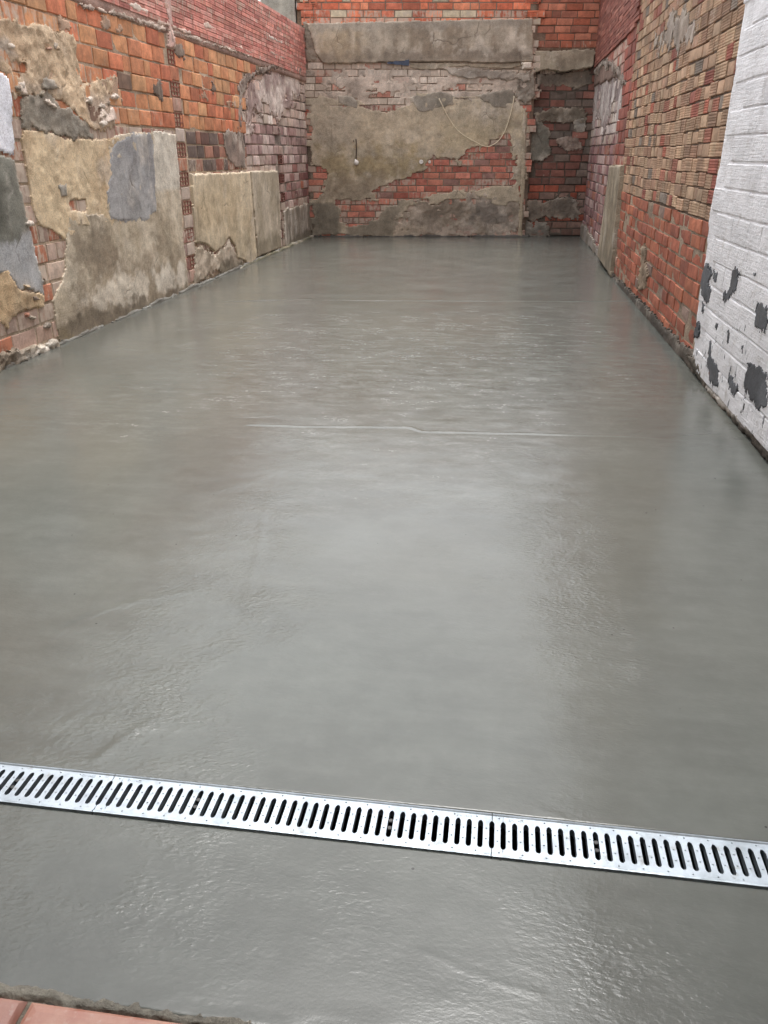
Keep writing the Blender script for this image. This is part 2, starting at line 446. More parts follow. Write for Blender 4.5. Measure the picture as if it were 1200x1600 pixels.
    me.polygons.foreach_set('use_smooth', (sm[q] > 0).all(axis=1))      # broken edges stay crisp
    o = link(name, me, M[mat], w.root)
    if label: o['label'] = label
    if cover: w.covers.append((P, HP))
    return o

# ------------------------------------------------------------------ bricks
def tmpl_plain(seed, wear):
    r = random.Random(seed); V = []
    for (x, z) in ((-.5, -.5), (.5, -.5), (.5, .5), (-.5, .5)): V.append((x, -1, z))
    for (x, z) in ((-.5, -.5), (.5, -.5), (.5, .5), (-.5, .5)):
        V.append((x * (1 - r.uniform(0, wear)), -0.10 - r.uniform(0, wear * 1.5), z * (1 - r.uniform(0, wear * 1.6))))
    for (x, z) in ((-.5, -.5), (.5, -.5), (.5, .5), (-.5, .5)):
        V.append((x * (0.955 - r.uniform(0, wear)), -r.uniform(0, .05), z * (0.91 - r.uniform(0, wear * 1.6))))
    V.append((r.uniform(-.1, .1), 0.02, r.uniform(-.1, .1)))
    F = []
    for a, b in ((0, 4), (4, 8)):
        for i in range(4): j = (i + 1) % 4; F.append((a + j, a + i, b + i, b + j))
    for i in range(4): F.append((8 + (i + 1) % 4, 8 + i, 12))
    return mesh_from('brick', V, F)
def tmpl_grooved(seed, ngr):
    r = random.Random(seed); prof = [(-.5, -1.0), (-.5, -.08), (-.45, 0)]
    for g in range(ngr):
        c = -.5 + (g + 1) / (ngr + 1); wd = 0.022
        prof += [(c - wd * 1.6, r.uniform(-.02, .01)), (c - wd, -.06), (c + wd, -.06), (c + wd * 1.6, r.uniform(-.02, .01))]
    prof += [(.45, 0), (.5, -.08), (.5, -1.0)]
    V = []; n = len(prof)
    for sx in (-.5, .5):
        ch = r.uniform(0, .03)
        for z, y in prof: V.append((sx * (1 - ch), y, z))
    F = [(i, i + 1, n + i + 1, n + i) for i in range(n - 1)]
    F.append(tuple(range(n))); F.append(tuple(range(2 * n - 1, n - 1, -1)))
    return mesh_from('grooved_brick', V, F)
def tmpl_hollow(cols, rows, seed):
    """brick seen end-on: open cells"""
    V = []; F = []
    def v(x, y, z): V.append((x, y, z)); return len(V) - 1
    r = random.Random(seed); wx = 0.26 / (cols + 1); wz = 0.26 / (rows + 1)
    xs = [-.5]; zs = [-.5]
    cw = (1 - wx * (cols + 1)) / cols; chh = (1 - wz * (rows + 1)) / rows
    for i in range(cols): xs += [xs[-1] + wx, xs[-1] + wx + cw]
    xs += [.5]
    for i in range(rows): zs += [zs[-1] + wz, zs[-1] + wz + chh]
    zs += [.5]
    G = [[v(x + r.uniform(-.008, .008), r.uniform(-.06, 0), z + r.uniform(-.008, .008)) for z in zs] for x in xs]
    for i in range(len(xs) - 1):
        for j in range(len(zs) - 1):
            a, b, c, d = G[i][j], G[i + 1][j], G[i + 1][j + 1], G[i][j + 1]
            if i % 2 == 1 and j % 2 == 1:
                e = [v(V[k][0], -1.0, V[k][2]) for k in (a, b, c, d)]
                q = (a, b, c, d)
                for m in range(4): F.append((q[m], q[(m + 1) % 4], e[(m + 1) % 4], e[m])[::-1])
                F.append((e[0], e[1], e[2], e[3])[::-1])
            else: F.append((a, b, c, d)[::-1])
    k = [v(-.5, -1, -.5), v(.5, -1, -.5), v(.5, -1, .5), v(-.5, -1, .5)]
    q = [G[0][0], G[-1][0], G[-1][-1], G[0][-1]]
    for m in range(4): F.append((k[(m + 1) % 4], k[m], q[m], q[(m + 1) % 4]))
    return mesh_from('hollow_brick_end', V, F)
TM = dict(plain=[tmpl_plain(i, 0.012) for i in range(6)], worn=[tmpl_plain(50 + i, 0.05) for i in range(8)],
          groove=[tmpl_grooved(i, 4) for i in range(4)], thin=[tmpl_grooved(20 + i, 1) for i in range(4)],
          hollow=[tmpl_hollow(3, 3, i) for i in range(3)], hollow23=[tmpl_hollow(2, 3, 9 + i) for i in range(2)])
for lst in TM.values():
    for me in lst: me.materials.append(M['brick'])
TMW = [tmpl_plain(80 + i, 0.02) for i in range(6)]
for me in TMW:                                   # thick paint bridges the upright joints
    for v in me.vertices:
        if abs(v.co.x) > .3: v.co.x = math.copysign(.5, v.co.x)
        if v.co.y > -.5: v.co.y = v.co.y * .6
for me in TMW: me.materials.append(M['white'])
TM['white'] = TMW

def one(w, kind, u, z, l, h, n=0.0, rgb=(190, 100, 70), eff=0.2, tm='plain', depth=0.07, rot=0.0, k=1.0, tilt=0.0):
    ds_ = .18 if w.root.name == 'courtyard_wall' and z > 1.75 and z < 2.75 else (.36 if kind == 'thin_brick' else .28)
    g_ = .35 * rgb[0] + .5 * rgb[1] + .15 * rgb[2]; rgb = tuple(v_ * (1 - ds_) + g_ * ds_ for v_ in rgb)
    w.rec.setdefault(kind, []).append((u, z, l, h, n, lin(rgb, k), eff, tm, random.randrange(99), depth, rot, tilt))

def courses(w, kind, z0, ch, nc, u0, u1, L, region, pal, n0=0.0, eff=0.2, tm='plain', joint=0.012, jn=0.005, jz=0.003, wavy=0.0,
            mixl=(1, 1, 1, 1, .5, .75), uz=False, k=1.0, skip=0.0, seed=1, jc=0.10, notin=(), depth=0.07, hv=0.0):
    P = region if uz else w.poly(region)
    NP = [(q if uz else w.poly(q)) for q in notin]
    r = random.Random(seed)
    cand = []
    for c in range(nc):
        u = u0 - r.random() * L
        while u < u1:
            l = L * r.choice(mixl) * r.uniform(.94, 1.06)
            cand.append((u + l / 2, z0 + (c + .5) * ch, l, c)); u += l
    if not cand: return
    A = np.array(cand)
    ok = sdf(P, A[:, 0], A[:, 1]) > 0
    for q in NP: ok &= sdf(q, A[:, 0], A[:, 1]) < 0
    wob = wavy * (fbm(A[:, 0] * .7, A[:, 1] * 1.1, seed, 3)) if wavy else np.zeros(len(A))
    for i in np.nonzero(ok)[0]:
        u, z, l, c = A[i]
        if r.random() < skip: continue
        col = pal(u, z, r) if callable(pal) else r.choice(pal)
        q = 1 + r.uniform(-jc, jc); col = tuple(max(0, min(255, v * q)) for v in col)
        e = eff(u, z, r) if callable(eff) else eff * r.uniform(.5, 1.5)
        t = r.choice(tm) if isinstance(tm, (list, tuple)) else tm
        hh = (ch - joint) * (1 + r.uniform(-hv, hv))
        one(w, kind, u, z + wob[i] + r.uniform(-jz, jz), l - (joint * r.uniform(.7, 1.3) if tm != 'white' else .002), hh, n0 + r.uniform(-jn, jn), col, e, t, depth,
            r.uniform(-.012, .012), k, r.uniform(-.04, .04) if tm != 'white' else 0)

def finish_wall(w, limit=300):
    for kind, recs in w.rec.items():
        keep = []
        R = np.array([(a[0], a[1], a[2], a[3]) for a in recs])
        hid = np.zeros(len(recs), bool)
        for P, HP in w.covers:
            mn = np.full(len(recs), 1e9)
            for su in (-.5, 0, .5):
                for sz in (-.5, .5):
                    uu, zz = R[:, 0] + su * R[:, 2], R[:, 1] + sz * R[:, 3]
                    d = sdf(P, uu, zz)
                    for h in HP: d = np.minimum(d, -sdf(h, uu, zz))
                    mn = np.minimum(mn, d)
            hid |= mn > 0.045
        near = np.full(len(recs), 9.0)
        for P, HP in w.covers:
            d = np.abs(sdf(P, R[:, 0], R[:, 1]))
            for h in HP: d = np.minimum(d, np.abs(sdf(h, R[:, 0], R[:, 1])))
            near = np.minimum(near, d)
        for i, a in enumerate(recs):
            if hid[i]: continue
            if near[i] < .22 and a[7] != 'white': a = a[:6] + (min(1.0, a[6] + (.22 - near[i]) * 2.6),) + a[7:]
            p = w.at(a[0], a[4], a[1]) - EYE
            d = np.linalg.norm(p); area = a[2] * a[3] * abs(np.dot(p, w.N)) / d ** 3
            # inside the picture?
            c, s = math.cos(YAW), math.sin(YAW)
            X = p[0] * c + p[1] * s; fw = -p[0] * s + p[1] * c
            dep = fw * math.cos(TILT) - p[2] * math.sin(TILT); yy = -(p[2] * math.cos(TILT) + fw * math.sin(TILT))
            sx, sy = (600 + FPX * X / max(dep, .01), 800 + FPX * yy / max(dep, .01))
            seen = dep > 0 and -15 < sx < 1215 and -15 < sy < 1615
            keep.append((area if seen else area * 1e-6, a))
        keep.sort(key=lambda t: -t[0])
        for area, a in keep[:limit]:
            if area < 1e-8: break
            lst = TM[a[7]]; o = bpy.data.objects.new(kind, lst[a[8] % len(lst)])
            COL.objects.link(o); o.parent = w.root
            o.location = (a[0], a[4], a[1]); o.scale = (a[2], a[9], a[3]); o.rotation_euler = (a[11] * .5, a[10], a[11] * .4)
            o.color = tuple(a[5]) + (a[6],)
        rest = [a for i, (area, a) in enumerate(keep) if i >= limit or area < 1e-8]
        if rest:
            VV = []; FF = []; CC = []; off = 0; mat = None
            for a in rest:
                me = TM[a[7]][a[8] % len(TM[a[7]])]; mat = me.materials[0]
                co = np.empty(len(me.vertices) * 3, np.float32); me.vertices.foreach_get('co', co); co = co.reshape(-1, 3).astype(float)
                co = co * np.array([a[2], a[9], a[3]])
                c, s = math.cos(a[10]), math.sin(a[10])
                co = np.stack([co[:, 0] * c + co[:, 2] * s, co[:, 1], -co[:, 0] * s + co[:, 2] * c], -1) + np.array([a[0], a[4], a[1]])
                VV.append(co); CC.append(np.tile(np.array(tuple(a[5]) + (a[6],)), (len(co), 1)))
                FF += [tuple(v + off for v in p.vertices) for p in me.polygons]; off += len(co)
            me = mesh_from(kind + '_rows', np.concatenate(VV), FF, np.concatenate(CC)); me.materials.append(mat)
            o = link(kind + '_rows', me, None, w.root); o['kind'] = 'stuff'

def core(w, name, u0, u1, n0, n1, z0, z1, rgb, mat='mortar'):
    return link(name, box_mesh(name, u0, u1, n0, n1, z0, z1, lin(rgb)), M[mat], w.root)

# ================================================================== GROUND AND FLOOR
XL, XR = float(BL[0]), float(BR[0])
gm = mesh_from('ground', [(-200, -200, -0.30), (200, -200, -0.30), (200, 200, -0.30), (-200, 200, -0.30)], [(0, 1, 2, 3)])
tag(link('ground', gm, M['earth']), kind='structure')

GY, GW = 1.480, 0.135                 # drain centre line and grating width
def soft_poly(pts, X, Y, soft):
    P = [tuple(on_floor(*p)[:2]) for p in pts]
    return sstep(-soft, soft, sdf(P, X, Y) + soft * 0.7 * fbm(X * 3, Y * 3, 3, 4))
def line_d(pts, X, Y):
    """distance to, and side of, a polyline of photo points on the floor"""
    P = [on_floor(*p)[:2] for p in pts]
    best = np.full(X.shape, 1e9); side = np.zeros(X.shape); tt = np.zeros(X.shape)
    for i in range(len(P) - 1):
        a, b = P[i], P[i + 1]; e = b - a; l2 = float(e @ e)
        t = np.clip(((X - a[0]) * e[0] + (Y - a[1]) * e[1]) / l2, 0, 1)
        dx, dy = X - a[0] - t * e[0], Y - a[1] - t * e[1]
        d = np.hypot(dx, dy); m = d < best
        best = np.where(m, d, best); side = np.where(m, np.sign(e[0] * dy - e[1] * dx), side); tt = np.where(m, (i + t) / (len(P) - 1), tt)
    return best, side, tt
def floor_part(name, ys, label=None):
    xs = np.arange(XL - 0.12, XR + 0.1301, 0.015)
    X, Y = np.meshgrid(xs, np.array(ys))
    Zh = 0.0022 * fbm(X * 1.1, Y * 0.9, 11, 3) + 0.0012 * fbm(X * 4, Y * 7, 12, 3)
    def ridge(pts, hgt, wd, step=0.0, seed=1):
        nonlocal Zh
        d, side, t = line_d(pts, X + 0.01 * fbm(X * 5, Y * 5, seed, 3), Y + 0.005 * fbm(X * 4, Y * 2, seed + 1, 3))
        fade = sstep(0, 0.06, t) * sstep(1, 0.9, t)
        Zh = Zh + fade * (hgt * np.exp(-(d / wd) ** 2) * (0.65 + 0.5 * fbm(X * 3, Y * 3, seed + 7, 2)) - step * np.exp(-(d / (wd * 3)) ** 2) * (side < 0))
    # screed joints and float marks
    ridge([(380, 664), (410, 665), (470, 667), (640, 668), (660, 675), (800, 677), (1000, 683), (1075, 690)], 0.0052, 0.011, 0.001, 1)
    ridge([(330, 472), (470, 468), (620, 470), (900, 471), (1010, 470)], 0.010, 0.024, 0.002, 3)
    ridge([(500, 405), (640, 405)], 0.004, 0.03, 0, 4)
    ridge([(690, 460), (760, 461)], 0.004, 0.03, 0, 5)
    ridge([(455, 680), (448, 712), (420, 780), (395, 900), (375, 1040), (368, 1060)], 0.0014, 0.010, 0.0, 6)
    ridge([(285, 830), (300, 890), (325, 990), (345, 1060)], 0.0014, 0.010, 0.0, 8)
    ridge([(960, 900), (975, 960), (990, 1000), (1000, 1080)], 0.0016, 0.009, 0.0, 9)
    ridge([(140, 1190), (200, 1145), (255, 1118)], 0.004, 0.012, -0.001, 10)
    ridge([(165, 1185), (225, 1150), (262, 1125)], 0.0035, 0.006, 0.0, 14)
    ridge([(85, 1140), (145, 1105)], 0.0025, 0.008, 0.0, 16)
    ridge([(840, 1265), (895, 1280)], 0.003, 0.005, 0.0, 15)
    ridge([(250, 1510), (300, 1530), (340, 1525), (450, 1535)], 0.0011, 0.006, 0.0, 12)
    ridge([(640, 1480), (760, 1530), (850, 1560)], 0.0012, 0.006, 0.0, 13)
    # sweeping arcs of the steel float
    ra = random.Random(17)
    for i in range(46):
        cx, cy = ra.uniform(XL, XR), ra.uniform(1.0, 7.5); R_ = ra.uniform(.35, .9); a0 = ra.uniform(0, 6.28); span = ra.uniform(.5, 1.3)
        m = (np.abs(X - cx) < 1) & (np.abs(Y - cy) < 1)
        if not m.any(): continue
        dx, dy = X[m] - cx, Y[m] - cy; rr_ = np.hypot(dx, dy * 1.3); th = (np.arctan2(dy, dx) - a0) % 6.2832
        f = sstep(0, .2, th) * sstep(span, span - .2, th)
        e = (rr_ - R_) / ra.uniform(.007, .012)
        Zh[m] += ra.uniform(.0007, .0018) * f * (np.exp(-e * e) + .7 * np.where(e < 0, np.exp(e / 8), 0) - .35 * np.where(e < 0, np.exp(e / 20), 0))
    # masks: ripple, drying skin, warm tint
    rip = 0.40 + 0.28 * fbm(X * 1.3, Y * 1.1, 21, 4)
    for pts, a, sft in (([(80, 1240), (140, 1080), (280, 930), (330, 900), (400, 950), (380, 1060), (300, 1200), (200, 1260)], 1.5, .3),
                        ([(840, 720), (900, 760), (960, 900), (1090, 1110), (1000, 1130), (900, 1000), (840, 860)], 1.1, .3),
                        ([(400, 700), (470, 690), (460, 900), (380, 1000), (370, 850)], .9, .3),
                        ([(1010, 1390), (1170, 1400), (1200, 1600), (900, 1620), (700, 1560)], .25, .2),
                        ([(0, 1300), (300, 1330), (320, 1480), (180, 1500), (0, 1440)], .5, .2),
                        ([(250, 1320), (520, 1350), (480, 1480), (300, 1500)], .3, .2)):
        rip = rip + a * soft_poly(pts, X, Y, sft)
    dry = 0.15 + 0.9 * soft_poly([(330, 500), (900, 480), (980, 600), (900, 660), (420, 660), (300, 640)], X, Y, .7)
    dry = dry + 0.6 * soft_poly([(370, 560), (430, 490), (450, 520), (390, 620)], X, Y, .3) + 0.4 * soft_poly([(100, 600), (250, 620), (210, 690), (20, 680)], X, Y, .4)
    dry = dry + 0.5 * soft_poly([(460, 680), (800, 690), (780, 800), (480, 800)], X, Y, .3)
    warm = 0.25 + 0.5 * sstep(-0.6, 0.6, fbm(X * .7, Y * .7, 31, 3)) + 0.5 * sstep(-1.2, -3.2, X)
    C = np.stack([np.clip(rip, 0, 3), np.clip(dry, 0, 1), np.clip(warm, 0, 1), np.ones_like(X)], -1).reshape(-1, 4)
    return X, Y, Zh, C
def ylines(a, b):
    out = [a]
    while out[-1] < b:
        y = out[-1]; st = 0.0062 * y
        if 4.35 < y < 4.75: st = 0.007
        if 8.7 < y < 9.6: st = 0.018
        out.append(min(b, y + max(0.007, st)))
    return out
floor_root = empty('floor', (0, 0, 0)); tag(floor_root, kind='structure')
for nm, ys in (('slab', ylines(GY + GW / 2 + 0.003, 17.35)), ('front_slab', ylines(0.944, GY - GW / 2 - 0.0035))):
    X, Y, Zh, C = floor_part(nm, ys)
    if nm == 'front_slab':                         # ragged edge against the tiles
        r = 0.012 * fbm(X[0] * 9, X[0] * 0, 51, 4); Y[0] += r; Y[0, :] -= 0.004; Zh[0] -= 0.004
        Zh[:6] += 0.0012 * fbm(X[:6] * 14, Y[:6] * 14, 52, 4)
    ny, nx = X.shape; idx = np.arange(ny * nx).reshape(ny, nx)
    q = np.stack([idx[:-1, :-1], idx[:-1, 1:], idx[1:, 1:], idx[1:, :-1]], -1).reshape(-1, 4)
    V = np.stack([X, Y, Zh], -1).reshape(-1, 3)
    # skirts down along both cut edges
    for row in (0, ny - 1):
        base = len(V); low = np.stack([X[row], Y[row], np.full(nx, -0.06)], -1); V = np.concatenate([V, low]); C = np.concatenate([C, C[:nx]])
        a = idx[row]; b = np.arange(base, base + nx)
        qq = np.stack([a[:-1], b[:-1], b[1:], a[1:]], -1)
        q = np.concatenate([q, qq if row == 0 else qq[:, ::-1]])
    link(nm, grid_mesh(nm, V, q, C), M['floor'], floor_root)

# drain channel under the gratings
ch = empty('drain_channel', (0, GY, 0)); tag(ch, 'dark channel under the metal drain gratings', 'drain channel')
for nm, a in (('channel_side', (XL + .02, XR - .02, -GW / 2 - .004, -GW / 2 + .008, -.14, -.012)), ('channel_side', (XL + .02, XR - .02, GW / 2 - .008, GW / 2 + .001, -.14, -.012)),
              ('channel_bottom', (XL + .02, XR - .02, -GW / 2 + .008, GW / 2 - .008, -.14, -.13))):
    link(nm, box_mesh(nm, *a), M['dark'], ch)

# gratings: 36 bars and 36 slots to the metre, a slot shared at each joint
PITCH = 0.999 / 36; SW = 0.0066; SL = 0.043
def grate_mesh():
    V = []; F = []
    hole = [(SW * 0.35, SL), (SW * 0.8, SL - .005), (SW, SL - .010)]
    half = [(SW, -SL + .008), (SW * .8, -SL + .003), (SW * .35, -SL)]
    for k in range(36):
        x0, x1 = k * PITCH, (k + 1) * PITCH
        e0 = 0.0013 if k == 0 else 0; e1 = 0.0013 if k == 35 else 0
        left = [(x0 + e0, SL)] + [(x0 + max(a, e0), b) for a, b in hole] + [(x0 + a, b) for a, b in half] + [(x0 + e0, -SL)]
        right = [(2 * (x0 + x1) / 2 - a, b) for a, b in left]
        right = [(x1 - (a - x0), b) for a, b in left]
        W = GW / 2
        loop = [(x0 + e0, W)] + left + [(x0 + e0, -W), (x1 - e1, -W)] + right[::-1] + [(x1 - e1, W)]
        n = len(loop); b = len(V)
        V += [(x, y, 0.004) for x, y in loop] + [(x, y, -0.016 if abs(y) < SL + .001 else 0.001) for x, y in loop]
        F.append(tuple(range(b, b + n)))
        for i in range(n):
            j = (i + 1) % n
            if i in (0, len(left) , len(left) + 2 + len(left) - 1 + 1): pass
            F.append((b + j, b + i, b + n + i, b + n + j))
    # rolled lips along both long edges
    for sgn in (-1, 1):
        b = len(V); y0, y1, y2 = sgn * GW / 2, sgn * (GW / 2 - .004), sgn * (GW / 2 - .007)
        for x in (0.0013, .9977): V += [(x, y0, -0.012), (x, y0, .0055), (x, y1, .0065), (x, y2, .0043)]
        for i in range(3): F.append((b + i, b + i + 1, b + 4 + i + 1, b + 4 + i) if sgn < 0 else (b + i + 1, b + i, b + 4 + i, b + 4 + i + 1))
    return mesh_from('grating', V, F)
def stud_mesh():
    """raised anti-slip dimples"""
    V = []; F = []
    def stud(x, y, r=.0026, h=.0024):
        b = len(V); V.append((x, y, .004 + h))
        for i in range(6): V.append((x + r * math.cos(i * math.pi / 3), y + r * math.sin(i * math.pi / 3), .0041))
        for i in range(6): F.append((b, b + 1 + i, b + 1 + (i + 1) % 6))
    for k in range(36):
        x = (k + .5) * PITCH
        for y in (-.017, .016): stud(x, y + .002 * ((k * 7) % 3 - 1))
        if k % 2 == 0:
            for y in (-.054, .054): stud(x + .004, y)
    return mesh_from('studs', V, F)
def bolt_mesh():
    V = []; F = []
    for cy in (-.012, .012):
        b = len(V)
        for z, r in ((-.004, .0065), (.002, .0065), (.003, .005)):
            for i in range(10): V.append((r * math.cos(i * math.pi / 5), cy + r * math.sin(i * math.pi / 5), z))
        for a in range(2):
            for i in range(10): j = (i + 1) % 10; F.append((b + a * 10 + i, b + a * 10 + j, b + a * 10 + 10 + j, b + a * 10 + 10 + i))
        F.append(tuple(b + 20 + i for i in range(10)))
    return mesh_from('bolt', V, F)
gme, sme, bme = grate_mesh(), stud_mesh(), bolt_mesh()
tc = bpy.data.curves.new('stamp', 'FONT'); tc.body = 'EN 1433'; tc.size = 0.011; tc.extrude = 0.0006; tc.align_x = 'CENTER'
to = bpy.data.objects.new('stamp_source', tc); COL.objects.link(to)
bpy.context.view_layer.update()
stamp_me = bpy.data.meshes.new_from_object(to.evaluated_get(bpy.context.evaluated_depsgraph_get()))
bpy.data.objects.remove(to, do_unlink=True); stamp_me.name = 'stamped_lettering'
glabels = {-2: 'galvanised drain grating running out of the picture beyond the left edge', -1: 'galvanised slotted drain grating cut off by the left edge of the picture',
           0: 'galvanised slotted drain grating in the middle, shown in full between two joints', 1: 'galvanised slotted drain grating cut off by the right edge of the picture'}
for k in (-2, -1, 0, 1):
    g = empty('drain_grating', (-0.943 + k * 0.999, GY, 0)); tag(g, glabels[k], 'drain grating', 'drain gratings in one line across the floor')
    link('grating', gme, M['galv'], g)
    s_ = link('studs', sme, M['galv'], g); s_['kind'] = 'stuff'
    for sl in (9, 27):
        b_ = link('bolt', bme, M['steel'], g); b_.location = (sl * PITCH, 0, 0)
    for x in (0.06, 0.93):
        e_ = link('stamped_lettering', stamp_me, M['galv'], g); e_.location = (x, 0.0485, 0.0042)

# terracotta tiles of the threshold the photographer stands on
tl = empty('tile_paving', (0, 0, 0)); tag(tl, kind='structure')
link('tile_bed', box_mesh('tile_bed', XL - .1, XR + .1, -2.6, .952, -.10, -.006, lin((120, 112, 100))), M['mortar'], tl)
def tile_mesh(seed, lx, ly):
    r = random.Random(seed); V = []; F = []; prof = [(0, -.02), (0, -.004), (.003, .002), (.010, .006), (.022, .007)]
    for ins, z in prof:
        for (sx, sy) in ((-1, -1), (0, -1), (1, -1), (1, 0), (1, 1), (0, 1), (-1, 1), (-1, 0)):
            V.append((sx * (lx / 2 - ins) + r.uniform(-.0015, .0015), sy * (ly / 2 - ins) + r.uniform(-.0015, .0015), z + r.uniform(-.0006, .0006)))
    for a in range(len(prof) - 1):
        for i in range(8): j = (i + 1) % 8; F.append((a * 8 + i, a * 8 + j, a * 8 + 8 + j, a * 8 + 8 + i))
    F.append(tuple(32 + i for i in range(8)))
    return mesh_from('tile', V, F, smooth=False)
tms = [tile_mesh(i, .322, .322) for i in range(4)]
for me in tms: me.materials.append(M['tile'])
rr = random.Random(4)
for i in range(-9, 7):
    for j in range(0, 6):
        o = link('tile', tms[(i * 3 + j * 5) % 4], None, tl); o.location = (-0.835 + .165 + i * .332, 0.938 - .166 - j * .332, 0)
        o.rotation_euler = (rr.uniform(-.004, .004), rr.uniform(-.004, .004), (i + j) % 2 * math.pi); v = rr.uniform(.85, 1.08); o.color = (v, v * rr.uniform(.95, 1.03), v, 1)
# ragged cement lip between slab and tiles
xs = np.arange(XL, XR, 0.008); lipy = 0.939 + 0.006 * fbm(xs * 7, xs * 0, 61, 4)
rows = []
for t_, (dy, dz) in enumerate(((-.006, -.006), (-.002, .002), (.003, .0035), (.010, .002), (.024, -.003))):
    rows.append(np.stack([xs, lipy + dy + .005 * fbm(xs * 30, xs * 0 + t_, 62, 3), dz + .0045 * fbm(xs * 45, xs * 0 + t_ * 3.3, 63, 4)], -1))
V = np.concatenate(rows); n = len(xs); idx = np.arange(5 * n).reshape(5, n)
q = np.stack([idx[:-1, :-1], idx[:-1, 1:], idx[1:, 1:], idx[1:, :-1]], -1).reshape(-1, 4)
link('cement_lip', grid_mesh('cement_lip', V, q, np.tile(np.array(lin((122, 118, 108)) + (1.0,)), (len(V), 1))), M['mortar'], floor_root)

# ================================================================== LEFT WALL
LW = Wall('courtyard_wall', BL, NL, 'long left wall of orange and red brick with patched tan render')
core(LW, 'wall_core', 0.0, 18.6, -.33, -.08, -.2, 3.57, (150, 130, 108))
ORANGE = [(216, 130, 88), (206, 110, 74), (210, 146, 96), (200, 152, 104), (218, 156, 104), (196, 100, 70), (208, 132, 88), (214, 142, 92), (216, 136, 90)]
def calm(lst, q=.3):
    m = [sum(c[i] for c in lst) / len(lst) for i in range(3)]
    return [tuple(c[i] * (1 - q) + m[i] * q for i in range(3)) for c in lst]
ORANGE = calm(ORANGE)
def pal_orange(u, z, r):
    if r.random() < .05: return (128, 100, 82)
    return r.choice(ORANGE)
ARCH_L = [(378, 134), (386, 121), (398, 112), (415, 105), (432, 101), (450, 104), (466, 111), (492, 114), (494, 372), (447, 388), (442, 300), (402, 300), (392, 268)]
archL = LW.poly(ARCH_L[:8]) + [(-.15, 0.0), (4.05, 0.0)]
red_u = LW.px(415, 92)
# mortar beds (they show in the joints)
patch(LW, 'mortar_bed', [(4.06, 0.0), (12.5, 0.0), (12.5, 2.74), (2.3, 2.74)] + [LW.px(*p) for p in ARCH_L[3::-1]] + [(4.06, 2.3)], -.0095, (204, 180, 152), uz=True, cover=False, mat='mortar', edge=0, cell=(.06, .04), relief=.003)
patch(LW, 'mortar_bed', archL, -.042, (176, 160, 146), uz=True, cover=False, mat='mortar', edge=0, cell=(.06, .04), relief=.004, rgb2=(126, 112, 104))
patch(LW, 'mortar_bed', [(-.1, 2.70), (18, 2.70), (18, 3.56), (-.1, 3.56)], .003, (206, 168, 152), uz=True, cover=False, mat='mortar', edge=0, cell=(.08, .05), relief=.002)
# orange blocks
courses(LW, 'brick', 1.772, .157, 6, 3.2, 12.6, .325, [(3.0, 1.77), (12.5, 1.77), (12.5, 2.73), (2.55, 2.73)], pal_orange, 0, .22, ['plain', 'plain', 'worn'],
        joint=.010, uz=True, k=1.12, seed=3, notin=(archL, [(6.42, 0), (6.72, 0), (6.72, 2.74), (6.42, 2.74)]), mixl=(1, 1, 1, .9, .55), jn=.006)
# lower field, mostly under render
def pal_low(u, z, r):
    if u > 8.2: return r.choice([(192, 160, 140), (200, 172, 150), (186, 150, 128), (196, 112, 76), (188, 150, 130)])
    if z > 1.2 and u < 6.4: return r.choice([(166, 92, 70), (132, 88, 74), (188, 106, 80), (120, 98, 88), (176, 114, 90)])
    return r.choice([(176, 140, 128), (186, 156, 144), (170, 110, 92)])
courses(LW, 'brick', .06, .155, 11, 4.1, 12.6, .33, [(4.05, 0), (12.5, 0), (12.5, 1.77), (4.05, 1.77)], pal_low, -.002, .35, ['plain', 'worn', 'worn'],
        joint=.012, uz=True, seed=5, notin=([(6.42, 0), (6.72, 0), (6.72, 2.74), (6.42, 2.74)],), jn=.003)
# blocked arch by the corner
def pal_nicheL(u, z, r):
    if z > 1.95: return r.choice([(196, 180, 170), (178, 156, 148), (208, 194, 184), (156, 132, 126), (200, 172, 158)])
    if z < 1.28 and u < 1.9: return r.choice([(146, 92, 84), (128, 78, 74), (170, 96, 70), (150, 110, 104), (172, 144, 136)])
    return r.choice([(158, 124, 118), (172, 140, 134), (142, 110, 106), (186, 162, 154)])
courses(LW, 'brick', .02, .147, 20, -.2, 4.2, .36, archL, pal_nicheL, -.028, lambda u, z, r: r.uniform(.5, 1.0) if z > 1.9 else r.uniform(.25, .75), 'worn',
        joint=.014, uz=True, k=1.42, seed=8, jn=.010, notin=([(1.85, 0), (2.16, 0), (2.16, 1.75), (1.85, 1.75)],))
# toothed strips with brick ends showing
for k in range(17):
    z = .06 + (k + .5) * .157
    if k % 2 == 1: one(LW, 'hollow_brick_end', 6.57, z, .27, .146, .0, (160, 92, 74), .4, 'hollow', .10)
    else: one(LW, 'brick', 6.57, z, .27, .146, .002, random.choice([(204, 180, 162), (196, 150, 130), (206, 186, 172), (200, 120, 84)]), .6, 'worn')
for k in range(11):
    z = .02 + (k + .5) * .147
    if k % 2 == 1: one(LW, 'hollow_brick_end', 2.0, z, .26, .134, -.012, (150, 88, 74), .5, 'hollow', .08)
    else: one(LW, 'brick', 2.0, z, .26, .134, -.016, (186, 150, 136), .6, 'worn')
one(LW, 'hollow_brick_end', 6.75, 2.93, .22, .15, .004, (170, 100, 90), .8, 'hollow', .08)
